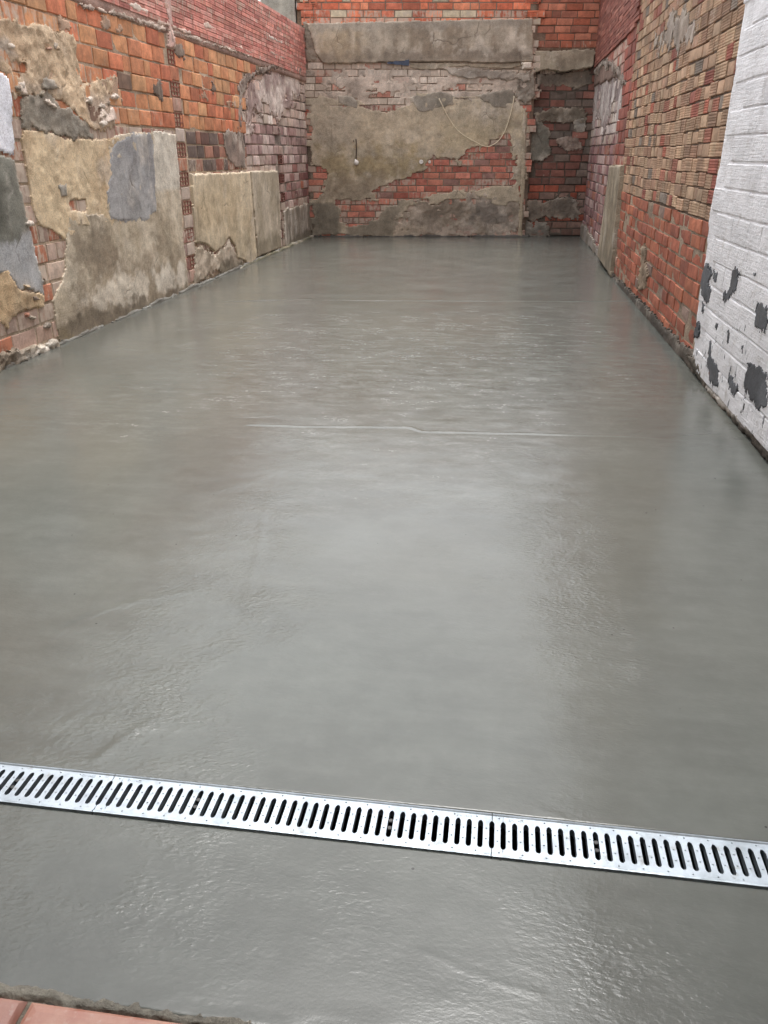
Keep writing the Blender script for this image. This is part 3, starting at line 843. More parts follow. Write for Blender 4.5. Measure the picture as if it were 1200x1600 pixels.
# thin red brick above
RED = [(204, 120, 104), (196, 108, 92), (210, 132, 116), (188, 98, 84), (200, 114, 94)]
courses(LW, 'thin_brick', 2.795, .0516, 15, -.1, 12.5, .42, [(-.05, 2.79), (12.5, 2.79), (12.5, 3.58), (-.05, 3.58)], lambda u, z, r: r.choice(RED), .012,
        lambda u, z, r: r.uniform(.2, .85), 'thin', k=1.5, joint=.006, uz=True, seed=9, jn=.002, jz=.001, mixl=(1, 1, 1, .6), depth=.06)
patch(LW, 'mortar_smear', [(120, 2), (205, 24), (300, 55), (415, 92), (416, 97), (300, 63), (205, 33), (120, 10)], .010, (192, 172, 158), edge=.035, ef=12, relief=.012, rf=22,
      rgb2=(150, 132, 120), mat='rubble', cover=False)
patch(LW, 'mortar_smear', [(253, -20), (262, -20), (270, 40), (272, 78), (262, 78), (260, 40)], .013, (196, 164, 154), edge=.09, ef=9, relief=.008, rgb2=(196, 150, 140), cover=False)
rs = random.Random(77)
for i in range(16):
    u_ = rs.uniform(1.0, 8.5); z_ = 2.80 + .0516 * rs.randrange(0, 14); l_ = rs.uniform(.3, 1.1)
    patch(LW, 'mortar_smear', [(u_, z_ - .022), (u_ + l_, z_ - .018), (u_ + l_, z_ + .020), (u_, z_ + .016)], .0145, rs.choice([(206, 176, 162), (196, 160, 146), (204, 188, 176)]), edge=.035, ef=9, relief=.002, uz=True, cover=False, seed=300 + i, base=-.01, cell=(.02, .010))
# crack round the arch head, its shadow put into a dark thin strip
patch(LW, 'arch_crust', [(371, 134), (382, 119), (396, 110), (430, 97), (452, 100), (470, 108), (470, 116), (450, 109), (430, 107), (400, 118), (386, 130), (380, 150), (378, 220), (370, 220), (374, 150)],
      .006, (82, 68, 60), edge=.07, ef=9, relief=.014, rf=18, rgb2=(136, 118, 108), mat='rubble', cover=False, seed=77)
patch(LW, 'lime_smear', [(384, 140), (400, 118), (432, 108), (470, 118), (474, 150), (452, 160), (440, 190), (420, 165), (400, 180), (388, 210)], -.018, (200, 186, 176), edge=.16, ef=5, block=(.36, .147, .12),
      relief=.010, rf=12, rgb2=(150, 126, 120), cover=False, seed=78, base=-.1)
patch(LW, 'soot_patch', [(345, 205), (378, 205), (384, 262), (360, 262), (352, 240)], .006, (104, 92, 84), edge=.10, ef=5, relief=.004, rgb2=(140, 120, 108), cover=False, seed=79)
# upper rubble render
patch(LW, 'rubble_render', [(-80, -6), (0, 24), (30, 29), (60, 38), (90, 46), (117, 53), (121, 78), (124, 104), (128, 124), (150, 130), (170, 112), (181, 120), (174, 150), (170, 172), (180, 197), (150, 206), (138, 195), (95, 160),
      (50, 146), (27, 150), (22, 168), (14, 120), (0, 113), (-80, 80)], .014, (200, 174, 140), holes=([(12, 94), (40, 100), (42, 116), (22, 116)],), edge=.05, ef=6, relief=.015, rf=11, rgb2=(172, 144, 112), mat='rubble',
      stains=(([(-20, 60), (10, 62), (26, 88), (0, 92)], (176, 164, 150), .04, .8), ([(30, 118), (90, 128), (100, 150), (40, 150)], (150, 134, 116), .06, .8),
              ([(130, 150), (175, 150), (178, 195), (140, 190)], (178, 158, 140), .05, .8)), cell=(.016, .012))
patch(LW, 'cement_band', [(27, 150), (50, 145), (72, 148), (95, 160), (120, 178), (140, 194), (150, 208), (146, 218), (100, 218), (80, 206), (34, 202)], .014, (152, 145, 132), edge=.06, ef=7, relief=.012, rf=10,
      rgb2=(120, 113, 100), mat='rubble', cell=(.016, .012))
patch(LW, 'plaster_fragment', [(62, 156), (72, 154), (90, 168), (88, 172), (74, 166)], .026, (222, 206, 190), edge=.03, relief=.01, cover=False)
patch(LW, 'plaster_fragment', [(26, 132), (36, 132), (42, 146), (30, 150)], .026, (214, 198, 182), edge=.02, relief=.012, cover=False)
patch(LW, 'plaster_fragment', [(62, 118), (82, 122), (92, 140), (76, 146), (64, 138)], .028, (140, 134, 122), edge=.03, relief=.02, cover=False, rgb2=(90, 84, 76))
patch(LW, 'plaster_fragment', [(132, 150), (142, 152), (140, 162), (133, 160)], .026, (226, 212, 198), edge=.02, relief=.01, cover=False)
patch(LW, 'stone_fill', [(156, 168), (176, 168), (180, 186), (162, 196), (154, 184)], .024, (206, 186, 172), edge=.02, relief=.01, cover=False, rgb2=(180, 160, 150))
# ochre render
patch(LW, 'ochre_render', [(33, 200), (70, 202), (100, 216), (146, 217), (186, 214), (190, 356), (140, 352), (122, 352), (112, 372), (101, 376), (80, 361), (60, 351), (52, 330), (45, 300), (40, 268), (34, 230)], .009, (194, 172, 136),
      holes=([(107, 313), (133, 311), (134, 328), (110, 330)],), edge=.018, relief=.006, rf=14, rgb2=(176, 150, 114), cell=(.016, .012))
patch(LW, 'cement_patch', [(88, 286), (104, 284), (105, 306), (94, 310)], .016, (146, 142, 132), edge=.02, relief=.004, cover=False)
# beige render, damp at its foot
patch(LW, 'beige_render', [(168, 226), (180, 213), (215, 207), (250, 203), (274, 210), (281, 295), (287, 380), (296, 456), (200, 500), (95, 541), (86, 505), (81, 470), (100, 430), (101, 390), (106, 336), (135, 331), (166, 334), (172, 280)],
      .012, (184, 172, 150), edge=.03, relief=.004, rf=10, rgb2=(164, 150, 126), streak=.5, cell=(.016, .012),
      ef=9, stains=(([(238, 203), (276, 205), (282, 295), (242, 300)], (188, 182, 168), .03, .9, .03),
              ([(105, 345), (160, 350), (185, 400), (170, 430), (105, 425)], (126, 112, 92), .16, .85, .25),
              ([(90, 540), (110, 440), (180, 400), (290, 400), (300, 455)], (138, 122, 100), .12, .7, .25),
              ([(120, 470), (190, 430), (230, 440), (225, 480), (140, 480)], (196, 186, 168), .07, .85, .2),
              ([(240, 425), (285, 415), (290, 440), (245, 460)], (200, 192, 176), .06, .8, .15),
              ([(85, 530), (120, 495), (180, 478), (300, 448), (300, 470), (95, 550)], (104, 92, 74), .05, .9, .10),
              ([(80, 520), (100, 500), (115, 530), (95, 545)], (112, 96, 64), .05, .7, .1)))
patch(LW, 'grey_patch', [(171, 232), (180, 222), (205, 212), (236, 208), (240, 250), (243, 330), (232, 342), (205, 346), (172, 344), (167, 300), (172, 270)], .0185, (150, 150, 150), edge=.035, ef=10, relief=.002, rf=16,
      rgb2=(134, 134, 136), cover=False, cell=(.016, .012), base=.009, dust=0)
# panels at the left edge of the picture
patch(LW, 'white_panel', [(-120, 62), (0, 112), (12, 120), (17, 150), (22, 244), (12, 240), (0, 236), (-120, 200)], .018, (238, 241, 250), edge=.014, relief=.0015, rgb2=(228, 232, 242), mat='smooth', base=-.05)
patch(LW, 'grey_panel', [(-120, 203), (0, 239), (12, 243), (22.5, 248), (35, 310), (50, 370), (66, 440), (68, 466), (52, 456), (40, 452), (28, 453), (20, 438), (8, 425), (-10, 430), (-120, 470)], .016, (112, 112, 102), edge=.025, ef=9, relief=.003, mat='smooth',
      rgb2=(98, 98, 88), stains=(([(-100, 420), (10, 380), (40, 370), (56, 360), (72, 460), (20, 470)], (152, 154, 156), .06, .95, .12), ([(5, 300), (18, 300), (20, 360), (6, 370)], (160, 158, 148), .03, .5, .1)))
patch(LW, 'ochre_render', [(-120, 470), (-10, 428), (10, 422), (30, 450), (68, 463), (66, 478), (35, 488), (16, 496), (12, 512), (4, 508), (-120, 560)], .012, (192, 164, 124), edge=.03, relief=.010, rf=10, rgb2=(164, 134, 96), mat='rubble')
patch(LW, 'rubble_foot', [(-120, 600), (0, 552), (40, 545), (62, 540), (84, 528), (92, 545), (60, 556), (0, 580), (-120, 640)], .035, (112, 98, 80), edge=.05, ef=11, relief=.03, rf=20, rgb2=(150, 138, 118), mat='rubble', cover=False,
      stains=(([(40, 556), (84, 524), (92, 536), (60, 556)], (214, 206, 192), .03, .8, .05),))
rc = random.Random(90)
for i in range(22):                              # crumbs of render and stone left standing in the broken zone
    x, y = rc.choice([(rc.uniform(2, 118), rc.uniform(60, 148)), (rc.uniform(120, 178), rc.uniform(118, 200)), (rc.uniform(30, 90), rc.uniform(330, 520))])
    r_ = rc.uniform(3, 7); n_ = rc.randrange(5, 8)
    patch(LW, 'plaster_fragment', [(x + r_ * rc.uniform(.6, 1.2) * math.cos(a_ * 6.283 / n_), y + r_ * .8 * rc.uniform(.6, 1.2) * math.sin(a_ * 6.283 / n_)) for a_ in range(n_)], rc.uniform(.018, .034),
          rc.choice([(206, 188, 168), (150, 138, 120), (186, 160, 126), (122, 106, 90), (196, 120, 92), (216, 204, 190)]), edge=.02, ef=14, relief=.008, rf=20, cover=False, seed=500 + i, mat='rubble', cell=(.012, .010))
for i in range(9):                               # lime and soot wiped over the orange courses
    u_ = rc.uniform(4.3, 9.6); z_ = rc.uniform(1.85, 2.65); a_ = rc.uniform(.06, .22); b_ = rc.uniform(.03, .10)
    patch(LW, 'lime_smear' if i % 3 else 'soot_patch', [(u_ - a_, z_ - b_), (u_ + a_, z_ - b_ * .6), (u_ + a_ * .8, z_ + b_), (u_ - a_ * .7, z_ + b_ * .7)], .006, rc.choice([(178, 146, 120), (170, 136, 110)]) if i % 3 else (112, 94, 80),
          edge=.11, ef=5, relief=.001, dust=0, uz=True, cover=False, seed=530 + i, base=-.01, cell=(.014, .010))
# tan panels and the pieces beside them
PAN1 = [(297.5, 271), (340, 270), (389, 268), (394, 330), (400, 400), (396, 412), (387, 416), (382, 408), (369, 403), (366, 385), (356, 370), (348, 384), (335, 395), (322, 382), (304, 378), (300, 330)]
patch(LW, 'plaster_panel', PAN1, .020, (194, 178, 148), edge=.016, ef=10, relief=.003, rgb2=(176, 158, 126), mat='smooth', seed=5, streak=.3,
      stains=(([(300, 380), (400, 360), (400, 420), (300, 440)], (150, 138, 112), .2, .5, .3),), cell=(.024, .014))
patch(LW, 'plaster_panel', [(390.5, 268), (433, 266), (436, 300), (439, 387), (402, 402), (396, 330)], .015, (176, 164, 143), edge=.014, relief=.003, rgb2=(154, 142, 120), mat='smooth', seed=15, streak=.5, cell=(.03, .016),
      stains=(([(398, 380), (440, 360), (442, 395), (400, 410)], (126, 116, 94), .1, .8, .15),))
patch(LW, 'lime_smear', [(304, 380), (335, 397), (356, 374), (367, 388), (388, 418), (350, 434), (335, 420), (315, 440), (302, 446)], .010, (186, 172, 152), edge=.10, ef=6, relief=.010, rf=12, rgb2=(150, 136, 116), cover=False,
      stains=(([(340, 415), (390, 400), (400, 420), (340, 440)], (96, 88, 70), .06, .8, .1),))
patch(LW, 'corner_render', [(443, 328), (483, 317), (490, 372), (447, 388)], -.005, (164, 156, 144), edge=.05, relief=.004, rgb2=(126, 116, 102), streak=1.2, cell=(.03, .016), base=-.1,
      stains=(([(446, 380), (490, 355), (490, 375), (447, 390)], (98, 90, 74), .06, .9, .1),))
patch(LW, 'damp_foot', [(296, 452), (350, 430), (400, 404), (447, 384), (488, 367), (488, 373), (447, 391), (400, 411), (350, 438), (296, 460)], .045, (92, 88, 68), edge=.02, relief=.01, rgb2=(118, 108, 86), mat='rubble', cover=False, cell=(.03, .012))
patch(LW, 'slurry_splash', [(-.1, -.02), (12.5, -.02), (12.5, .030), (-.1, .022)], .028, (118, 117, 110), edge=.035, ef=5, relief=.003, uz=True, cover=False, seed=401, base=-.05, cell=(.02, .008), rgb2=(96, 92, 84))
finish_wall(LW)

# ================================================================== BACK WALL
BW = Wall('end_wall', BR, BL, 'far end wall with concrete beam, stained tan render and exposed red brick')
KB = 1.5
core(BW, 'wall_core', 1.10, 5.45, -.40, -.08, -.2, 4.25, (140, 122, 104))
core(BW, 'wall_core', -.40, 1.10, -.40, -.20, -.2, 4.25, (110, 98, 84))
core(BW, 'upper_wall', -.40, 5.45, -.40, -.02, 4.25, 4.7, (170, 110, 80), 'upper')
patch(BW, 'mortar_bed', [(1.1, 0), (5.36, 0), (5.36, 4.25), (1.1, 4.25)], -.010, (160, 140, 118), uz=True, cover=False, mat='mortar', edge=0, cell=(.08, .06), relief=.003)
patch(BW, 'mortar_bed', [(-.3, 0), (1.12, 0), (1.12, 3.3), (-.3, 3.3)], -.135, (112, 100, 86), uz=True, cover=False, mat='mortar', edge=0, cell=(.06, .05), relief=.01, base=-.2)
patch(BW, 'mortar_bed', [(-.3, 3.2), (1.12, 3.2), (1.12, 4.25), (-.3, 4.25)], -.06, (150, 120, 98), uz=True, cover=False, mat='mortar', edge=0, cell=(.08, .06), relief=.003, base=-.2)
def pal_back(u, z, r):
    if z > 3.6: return (172, 156, 126) if r.random() < .1 else r.choice([(206, 100, 62), (194, 86, 52), (210, 116, 76), (186, 90, 60)])
    if z > 2.3: return r.choice([(190, 170, 152), (180, 156, 138), (198, 182, 164), (176, 112, 92), (188, 166, 146)])
    if z < .62 and u < 3.9: return r.choice([(170, 140, 122), (178, 156, 138), (160, 96, 78), (166, 130, 112)])
    return r.choice([(182, 96, 76), (170, 86, 68), (190, 108, 86), (164, 94, 80), (184, 104, 80), (140, 98, 86)])
courses(BW, 'brick', .01, .1165, 37, .9, 5.5, .305, [(1.11, 0), (5.34, 0), (5.34, 4.25), (1.11, 4.25)], pal_back, 0, lambda u, z, r: r.uniform(.5, 1) if 2.3 < z < 3.1 else (r.uniform(.4, .9) if z < .62 and u < 3.9 else r.uniform(.1, .6)),
        ['plain', 'worn'], joint=.011, uz=True, seed=21, k=KB, jn=.005)
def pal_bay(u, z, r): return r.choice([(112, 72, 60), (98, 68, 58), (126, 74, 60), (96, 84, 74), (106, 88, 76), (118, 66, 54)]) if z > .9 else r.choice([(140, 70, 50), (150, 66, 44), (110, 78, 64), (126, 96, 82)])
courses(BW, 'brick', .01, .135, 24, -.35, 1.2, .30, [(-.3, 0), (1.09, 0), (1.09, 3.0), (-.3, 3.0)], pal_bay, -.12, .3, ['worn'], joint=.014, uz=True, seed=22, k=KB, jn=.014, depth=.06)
courses(BW, 'brick', 3.27, .1165, 9, -.35, 1.2, .31, [(-.3, 3.25), (1.10, 3.25), (1.10, 4.25), (-.3, 4.25)], [(176, 92, 62), (164, 80, 52), (184, 104, 74), (150, 84, 62)], -.045, .2, 'plain', joint=.014, uz=True, seed=23, k=KB, jn=.006, depth=.06)
for u, z in ((5.20, 3.74), (5.20, 3.97), (1.24, 3.77), (1.24, 4.0)):
    one(BW, 'hollow_brick_end', u, z, .24, .10, .012, (186, 96, 64), .2, 'hollow23', .09, k=KB)
# beams
def rough_beam(w, name, pts, thick, rgb, **kw): return patch(w, name, pts, thick, rgb, **kw)
rough_beam(BW, 'concrete_beam', [(479, 37), (492, 36), (833, 28.5), (833, 97), (780, 99), (700, 97), (640, 97), (560, 99), (505, 100), (492, 84), (486, 60)], .055, (158, 144, 124), edge=.016, relief=.006, rf=6, rgb2=(128, 112, 92), k=KB, lip=.01, streak=.7,
      stains=(([(490, 84), (833, 80), (833, 100), (490, 100)], (112, 98, 82), .08, .8, .12), ([(500, 45), (560, 50), (560, 85), (500, 80)], (170, 146, 110), .2, .5, .2), ([(490, 35), (833, 27), (833, 40), (490, 46)], (134, 124, 110), .06, .8, .1)))
patch(BW, 'beam_ledge', [(640, 99), (700, 97), (760, 99), (812, 96), (816, 104), (790, 108), (720, 105), (660, 110), (640, 106)], .02, (158, 142, 118), edge=.03, relief=.008, k=KB, cover=False)
patch(BW, 'concrete_beam', [(836, 79), (928, 76), (931, 80), (927, 105), (905, 108), (880, 113), (855, 108), (836, 113)], .0, (156, 144, 120), edge=.02, relief=.004, rgb2=(140, 126, 104), k=KB, streak=.4, base=-.2)
patch(BW, 'corner_render', [(474, 36), (490, 36), (492, 62), (500, 84), (490, 96), (478, 96)], .03, (140, 126, 108), edge=.05, ef=9, relief=.02, k=KB, mat='rubble', cover=False)
fr = empty('blue_strip', BW.at(3.62, .05, 3.02), math.atan2(BW.U[1], BW.U[0])); tag(fr, 'torn blue plastic strip showing under the concrete beam', 'plastic strip')
V = []; F = []
for i in range(9):
    t_ = i / 8; x = .20 - .40 * t_; hh = .012 + .045 * t_ + .006 * math.sin(i * 2.3)
    V += [(x, .004 * math.sin(i), hh), (x, .006 * math.cos(i * 1.7), -hh * .8), (x, -.012, hh), (x, -.012, -hh * .8)]
for i in range(8):
    a = i * 4; F += [(a, a + 4, a + 5, a + 1), (a + 2, a + 3, a + 7, a + 6), (a, a + 2, a + 6, a + 4), (a + 1, a + 5, a + 7, a + 3)]
F += [(0, 1, 3, 2), (32, 34, 35, 33)]
link('strip', mesh_from('strip', V, F), M['blue'], fr)
# main render with brick showing through
H1 = [(588, 301), (606, 291), (640, 276), (662, 263), (678, 246), (700, 246), (716, 256), (732, 240), (768, 222), (790, 216), (800, 232), (806, 272), (797, 290), (760, 293), (722, 300), (690, 304), (652, 314), (604, 322), (592, 346), (546, 354), (530, 346), (527, 317), (590, 312)]
H2 = [(482, 263), (512, 262), (509, 278), (501, 300), (484, 318)]
patch(BW, 'tan_render', [(480, 152), (500, 148), (522, 160), (552, 158), (575, 166), (605, 172), (632, 166), (650, 150), (682, 152), (738, 152), (770, 156), (805, 152), (823, 170), (822, 240), (818, 300), (815, 320), (760, 312), (700, 312), (640, 322), (618, 350), (614, 372), (486, 372)],
      .014, (172, 157, 130), holes=(H1, H2), edge=.05, ef=8, relief=.006, rf=12, rgb2=(156, 142, 118), k=KB, streak=.4, block=(.305, .1165, .07), cell=(.015, .012),
      stains=(([(486, 160), (560, 160), (560, 230), (490, 240)], (160, 146, 124), .25, .8, .3), ([(560, 170), (700, 170), (700, 235), (560, 230)], (178, 160, 130), .25, .7, .3),
              ([(500, 240), (690, 240), (640, 275), (500, 285)], (146, 126, 84), .18, .7, .3), ([(690, 200), (815, 190), (800, 230), (700, 240)], (176, 158, 122), .2, .7, .2),
              ([(500, 275), (600, 275), (590, 310), (500, 318)], (136, 120, 98), .14, .7, .2), ([(484, 316), (530, 316), (532, 374), (484, 374)], (112, 104, 88), .05, .95, .06),
              ([(545, 352), (606, 318), (620, 300), (628, 310), (622, 350), (614, 372), (540, 372)], (122, 112, 94), .05, .95, .08)))
patch(BW, 'worn_render', [(618, 350), (640, 318), (700, 308), (760, 306), (806, 296), (816, 316), (813, 372), (612, 372)], .010, (166, 150, 132), edge=.16, ef=5, block=(.305, .1165, .08), relief=.014, rf=9, rgb2=(136, 122, 104), k=KB, mat='rubble',
      stains=(([(735, 308), (770, 305), (790, 350), (745, 345)], (110, 102, 92), .1, .8, .2), ([(610, 350), (660, 355), (660, 372), (610, 372)], (176, 158, 134), .1, .6, .1)), cover=False)
for q, sd_ in (([(528, 150), (546, 151), (560, 158), (559, 170), (545, 166), (530, 160)], 1), ([(640, 153), (662, 148), (690, 142), (714, 150), (716, 165), (700, 164), (678, 172), (655, 176), (648, 166)], 2), ([(742, 150), (765, 144), (800, 140), (806, 158), (790, 170), (772, 169), (760, 160)], 3)):
    patch(BW, 'cement_patch', q, .020, (138, 130, 116), edge=.03, relief=.006, rgb2=(116, 108, 94), k=KB, cover=False, seed=sd_, base=.0)
patch(BW, 'lime_smear', [(482, 105), (545, 104), (640, 108), (700, 116), (770, 124), (822, 118), (826, 150), (760, 150), (640, 158), (560, 165), (500, 158)], .006, (184, 166, 148), edge=.20, ef=5, block=(.305, .1165, .30), relief=.012, rf=10, rgb2=(158, 142, 126), k=KB, cover=False, seed=41)
patch(BW, 'mortar_lump', [(690, 104), (740, 106), (800, 112), (826, 112), (828, 126), (760, 124), (700, 118)], .030, (150, 138, 124), edge=.06, relief=.02, k=KB, cover=False, mat='rubble', seed=42)
patch(BW, 'mortar_lump', [(806, 118), (836, 110), (838, 150), (820, 166), (806, 150)], .035, (136, 124, 108), edge=.06, relief=.03, k=KB, cover=False, mat='rubble', seed=43)
patch(BW, 'plaster_fragment', [(815, 98), (830, 97), (831, 108), (816, 108)], .085, (206, 192, 174), edge=.015, relief=.004, k=KB, cover=False, base=.02)
patch(BW, 'reveal_edge', [(815, 170), (823, 168), (821, 260), (816, 370), (809, 370), (814, 260)], .03, (160, 144, 116), edge=.02, relief=.006, k=KB, cover=False)
# dark bay on the right
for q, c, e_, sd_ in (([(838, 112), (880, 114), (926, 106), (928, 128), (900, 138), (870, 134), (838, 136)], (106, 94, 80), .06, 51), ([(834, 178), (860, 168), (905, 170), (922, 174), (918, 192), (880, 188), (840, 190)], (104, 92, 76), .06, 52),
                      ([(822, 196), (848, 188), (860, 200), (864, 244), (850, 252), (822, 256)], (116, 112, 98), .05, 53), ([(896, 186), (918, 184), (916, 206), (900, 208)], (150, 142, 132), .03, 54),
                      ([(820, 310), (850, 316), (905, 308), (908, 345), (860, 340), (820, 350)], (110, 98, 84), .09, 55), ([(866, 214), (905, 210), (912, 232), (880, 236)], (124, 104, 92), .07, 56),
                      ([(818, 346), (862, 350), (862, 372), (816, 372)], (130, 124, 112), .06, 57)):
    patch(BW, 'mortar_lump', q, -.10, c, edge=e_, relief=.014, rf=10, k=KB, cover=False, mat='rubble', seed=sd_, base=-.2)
patch(BW, 'slurry_splash', [(1.0, -.02), (5.4, -.02), (5.4, .03), (1.0, .025)], .03, (112, 108, 100), edge=.035, ef=5, relief=.003, uz=True, cover=False, seed=402, base=-.05, cell=(.02, .008), rgb2=(84, 80, 72))
finish_wall(BW)

col_ = empty('concrete_column', BW.at(5.78, -.16, -.2), math.atan2(BW.U[1], BW.U[0])); tag(col_, 'pale grey concrete column above the far left corner, beside the end wall', 'column')
def rough_block(name, lx, ly, lz, rgb, nx=10, nz=40):
    V = []; F = []; C = []
    sec = [(-.5, -.5), (-.5, .46), (-.46, .5), (.46, .5), (.5, .46), (.5, -.5)]
    for k in range(nz + 1):
        for i, (a, b) in enumerate(sec):
            V.append((a * lx + .004 * math.sin(k * 1.7 + i), b * ly + .004 * math.cos(k * 2.1 + i * 3), lz * k / nz))
            q = 1 + .08 * math.sin(k * .9); C.append(tuple(v * q for v in lin(rgb)) + (1,))
    m = len(sec)
    for k in range(nz):
        for i in range(m): j = (i + 1) % m; F.append((k * m + j, k * m + i, (k + 1) * m + i, (k + 1) * m + j))
    F.append(tuple(nz * m + i for i in range(m))[::-1]); F.append(tuple(range(m)))
    return mesh_from(name, V, F, C)
link('shaft', rough_block('shaft', .62, .30, 4.9, (176, 174, 164)), M['smooth'], col_)

# lamp on a cord, two wall caps and the loose cable on the end wall
u, z = BW.px(557, 254); lamp = empty('hanging_bulb', BW.at(u, .03, z), math.atan2(BW.U[1], BW.U[0]))
tag(lamp, 'small white bulb hanging on a short dark cord on the end wall', 'lamp')
zt = BW.px(555, 217)[1] - z
link('cord', tube_mesh('cord', [(.0, .012, .03), (.004, .014, .10), (-.003, .012, .22), (0, .006, zt - .03), (.004, -.006, zt)], .009), M['cord'], lamp)
bu = mesh_from('bulb', *(lambda P, S: ([(r * math.cos(2 * math.pi * k / S), .02 + r * math.sin(2 * math.pi * k / S), h) for r, h in P for k in range(S)],
     [(i * S + k, i * S + (k + 1) % S, (i + 1) * S + (k + 1) % S, (i + 1) * S + k) for i in range(len(P) - 1) for k in range(S)]))([(.001, -.052), (.022, -.046), (.040, -.028), (.047, -.004), (.042, .018), (.028, .034), (.018, .044), (.016, .06), (.001, .062)], 18), smooth=True)
bo = link('bulb', bu, M['porcelain'], lamp); bo.rotation_euler = (.2, .35, 0)
link('hook', tube_mesh('hook', [(.045, -.02, zt - .05), (.045, .02, zt - .05), (.05, .028, zt - .035), (.052, .02, zt - .02)], .006, 6), M['cord'], lamp)
for (x, y, r, nm, lb) in ((658, 253, .040, 'junction_cap', 'larger round white cap on the end wall render'), (671, 253, .028, 'junction_cap', 'tiny round white cap beside the larger one on the end wall')):
    u, z = BW.px(x, y); c_ = link(nm, lathe_mesh(nm, [(r * .98, -.02), (r, .004), (r * .94, .016), (r * .6, .021), (r * .55, .018), (r * .1, .019), (.0005, .019)]), M['porcelain'])
    c_.location = BW.at(u, .040, z); c_.rotation_euler = (0, 0, math.atan2(BW.U[1], BW.U[0])); tag(c_, lb, 'cap', 'caps on the end wall')
pts = [(686, 155), (690, 163), (700, 183), (714, 203), (730, 215), (745, 223), (752, 227), (762, 229), (772, 225), (781, 217), (790, 202), (796, 183), (800, 168), (803, 150)]
CP = []
for i in range(len(pts) - 1):
    for t_ in np.linspace(0, 1, 5)[:-1]:
        p0, p1, p2, p3 = (np.array(pts[max(0, min(len(pts) - 1, j))], float) for j in (i - 1, i, i + 1, i + 2))
        p = .5 * ((2 * p1) + (-p0 + p2) * t_ + (2 * p0 - 5 * p1 + 4 * p2 - p3) * t_ ** 2 + (-p0 + 3 * p1 - 3 * p2 + p3) * t_ ** 3)
        u, z = BW.px(*p); CP.append(tuple(BW.at(u, .045 + .02 * math.sin(len(CP) * .12), z)))
u, z = BW.px(803, 150); CP.append(tuple(BW.at(u, .02, z))); CP[0] = tuple(BW.at(*[BW.px(686, 154)[0], .02, BW.px(686, 154)[1]]))
cb_ = link('loose_cable', tube_mesh('loose_cable', CP, .0078, 7), M['cable']); tag(cb_, 'thin cream cable hanging in a loop on the end wall', 'cable')

# ================================================================== RIGHT WALL
RW = Wall('party_wall', NR, BR, 'high right wall of yellowish grooved brick over red brick, with blocked arch')
ang = math.atan2(RW.U[1], RW.U[0])
core(RW, 'wall_core', 2.02, 13.2, -.40, -.10, -.2, 4.3, (120, 104, 86))
core(RW, 'upper_wall', 2.02, 13.2, -.40, -.02, 4.3, 6.6, (170, 120, 90), 'upper')
ARCH_R = [(905, 374), (917, 160), (921, 128), (929, 108), (941, 97), (955, 101), (967, 112), (973, 128), (974, 180), (970, 240), (963, 300), (945, 420)]
archR = RW.poly(ARCH_R); aU = [p for p in archR if p[1] > 1.2]
u_in = 8.35
archR = [(13.0, 0), (13.0, 2.75)] + [RW.px(*p) for p in ARCH_R[3:8]] + [(u_in, 2.0), (u_in, 0)]
topband = [(7.45, 2.93), (13.0, 2.96), (13.0, 4.3), (7.45, 4.3)]
patch(RW, 'mortar_bed', [(2.0, 0), (7.35, 0), (7.35, 1.06), (2.0, 1.06)], -.007, (172, 146, 118), uz=True, cover=False, mat='mortar', edge=0, cell=(.05, .03), relief=.005, base=-.1)
patch(RW, 'mortar_bed', [(2.0, 1.04), (7.55, 1.04), (7.55, 4.3), (2.0, 4.3)], -.016, (130, 108, 88), uz=True, cover=False, mat='mortar', edge=0, cell=(.05, .03), relief=.006, base=-.1)
patch(RW, 'mortar_bed', archR, -.06, (170, 150, 140), uz=True, cover=False, mat='mortar', edge=0, cell=(.06, .04), relief=.005, base=-.1, rgb2=(120, 100, 96))
patch(RW, 'mortar_bed', [(7.3, 0), (8.45, 0), (8.45, 2.5), (13.0, 2.65), (13.0, 4.3), (7.3, 4.3)], -.014, (150, 120, 104), uz=True, cover=False, mat='mortar', edge=0, cell=(.06, .04), relief=.004, base=-.1)
YEL = [(190, 152, 114), (180, 138, 102), (196, 160, 120), (168, 126, 96), (186, 142, 106), (174, 140, 106), (192, 150, 114), (182, 128, 96)]
YEL = calm(YEL)
def pal_y(u, z, r):
    if r.random() < .10: return r.choice([(184, 94, 68), (168, 86, 66), (178, 104, 78)])
    if r.random() < .06: return (140, 124, 108)
    return r.choice(YEL)
courses(RW, 'grooved_brick', 1.055, .1055, 31, 2.1, 7.6, .245, [(2.07, 1.05), (7.42, 1.05), (7.42, 4.3), (2.07, 4.3)], pal_y, 0, lambda u, z, r: r.uniform(.3, .8) if 2.3 < z and 2.9 < u < 5.2 else r.uniform(0, .25), ['groove', 'groove', 'groove', 'worn'],
        joint=.010, uz=True, seed=31, wavy=.020, jn=.0035, k=1.05, jz=.005, mixl=(1, 1, .8, .8, .55, 1.2), depth=.075, hv=.06)
REDR = calm([(186, 92, 58), (170, 78, 50), (198, 104, 64), (152, 74, 52), (178, 86, 56), (190, 98, 64)])
courses(RW, 'brick', .035, .1135, 9, 2.1, 7.5, .335, [(2.07, 0), (7.4, 0), (7.4, 1.055), (2.07, 1.055)], lambda u, z, r: (150, 120, 104) if r.random() < .06 else r.choice(REDR), 0, .16, ['plain', 'worn'],
        joint=.012, uz=True, seed=32, wavy=.014, jn=.008, jz=.004, mixl=(1, 1, .7, .5))
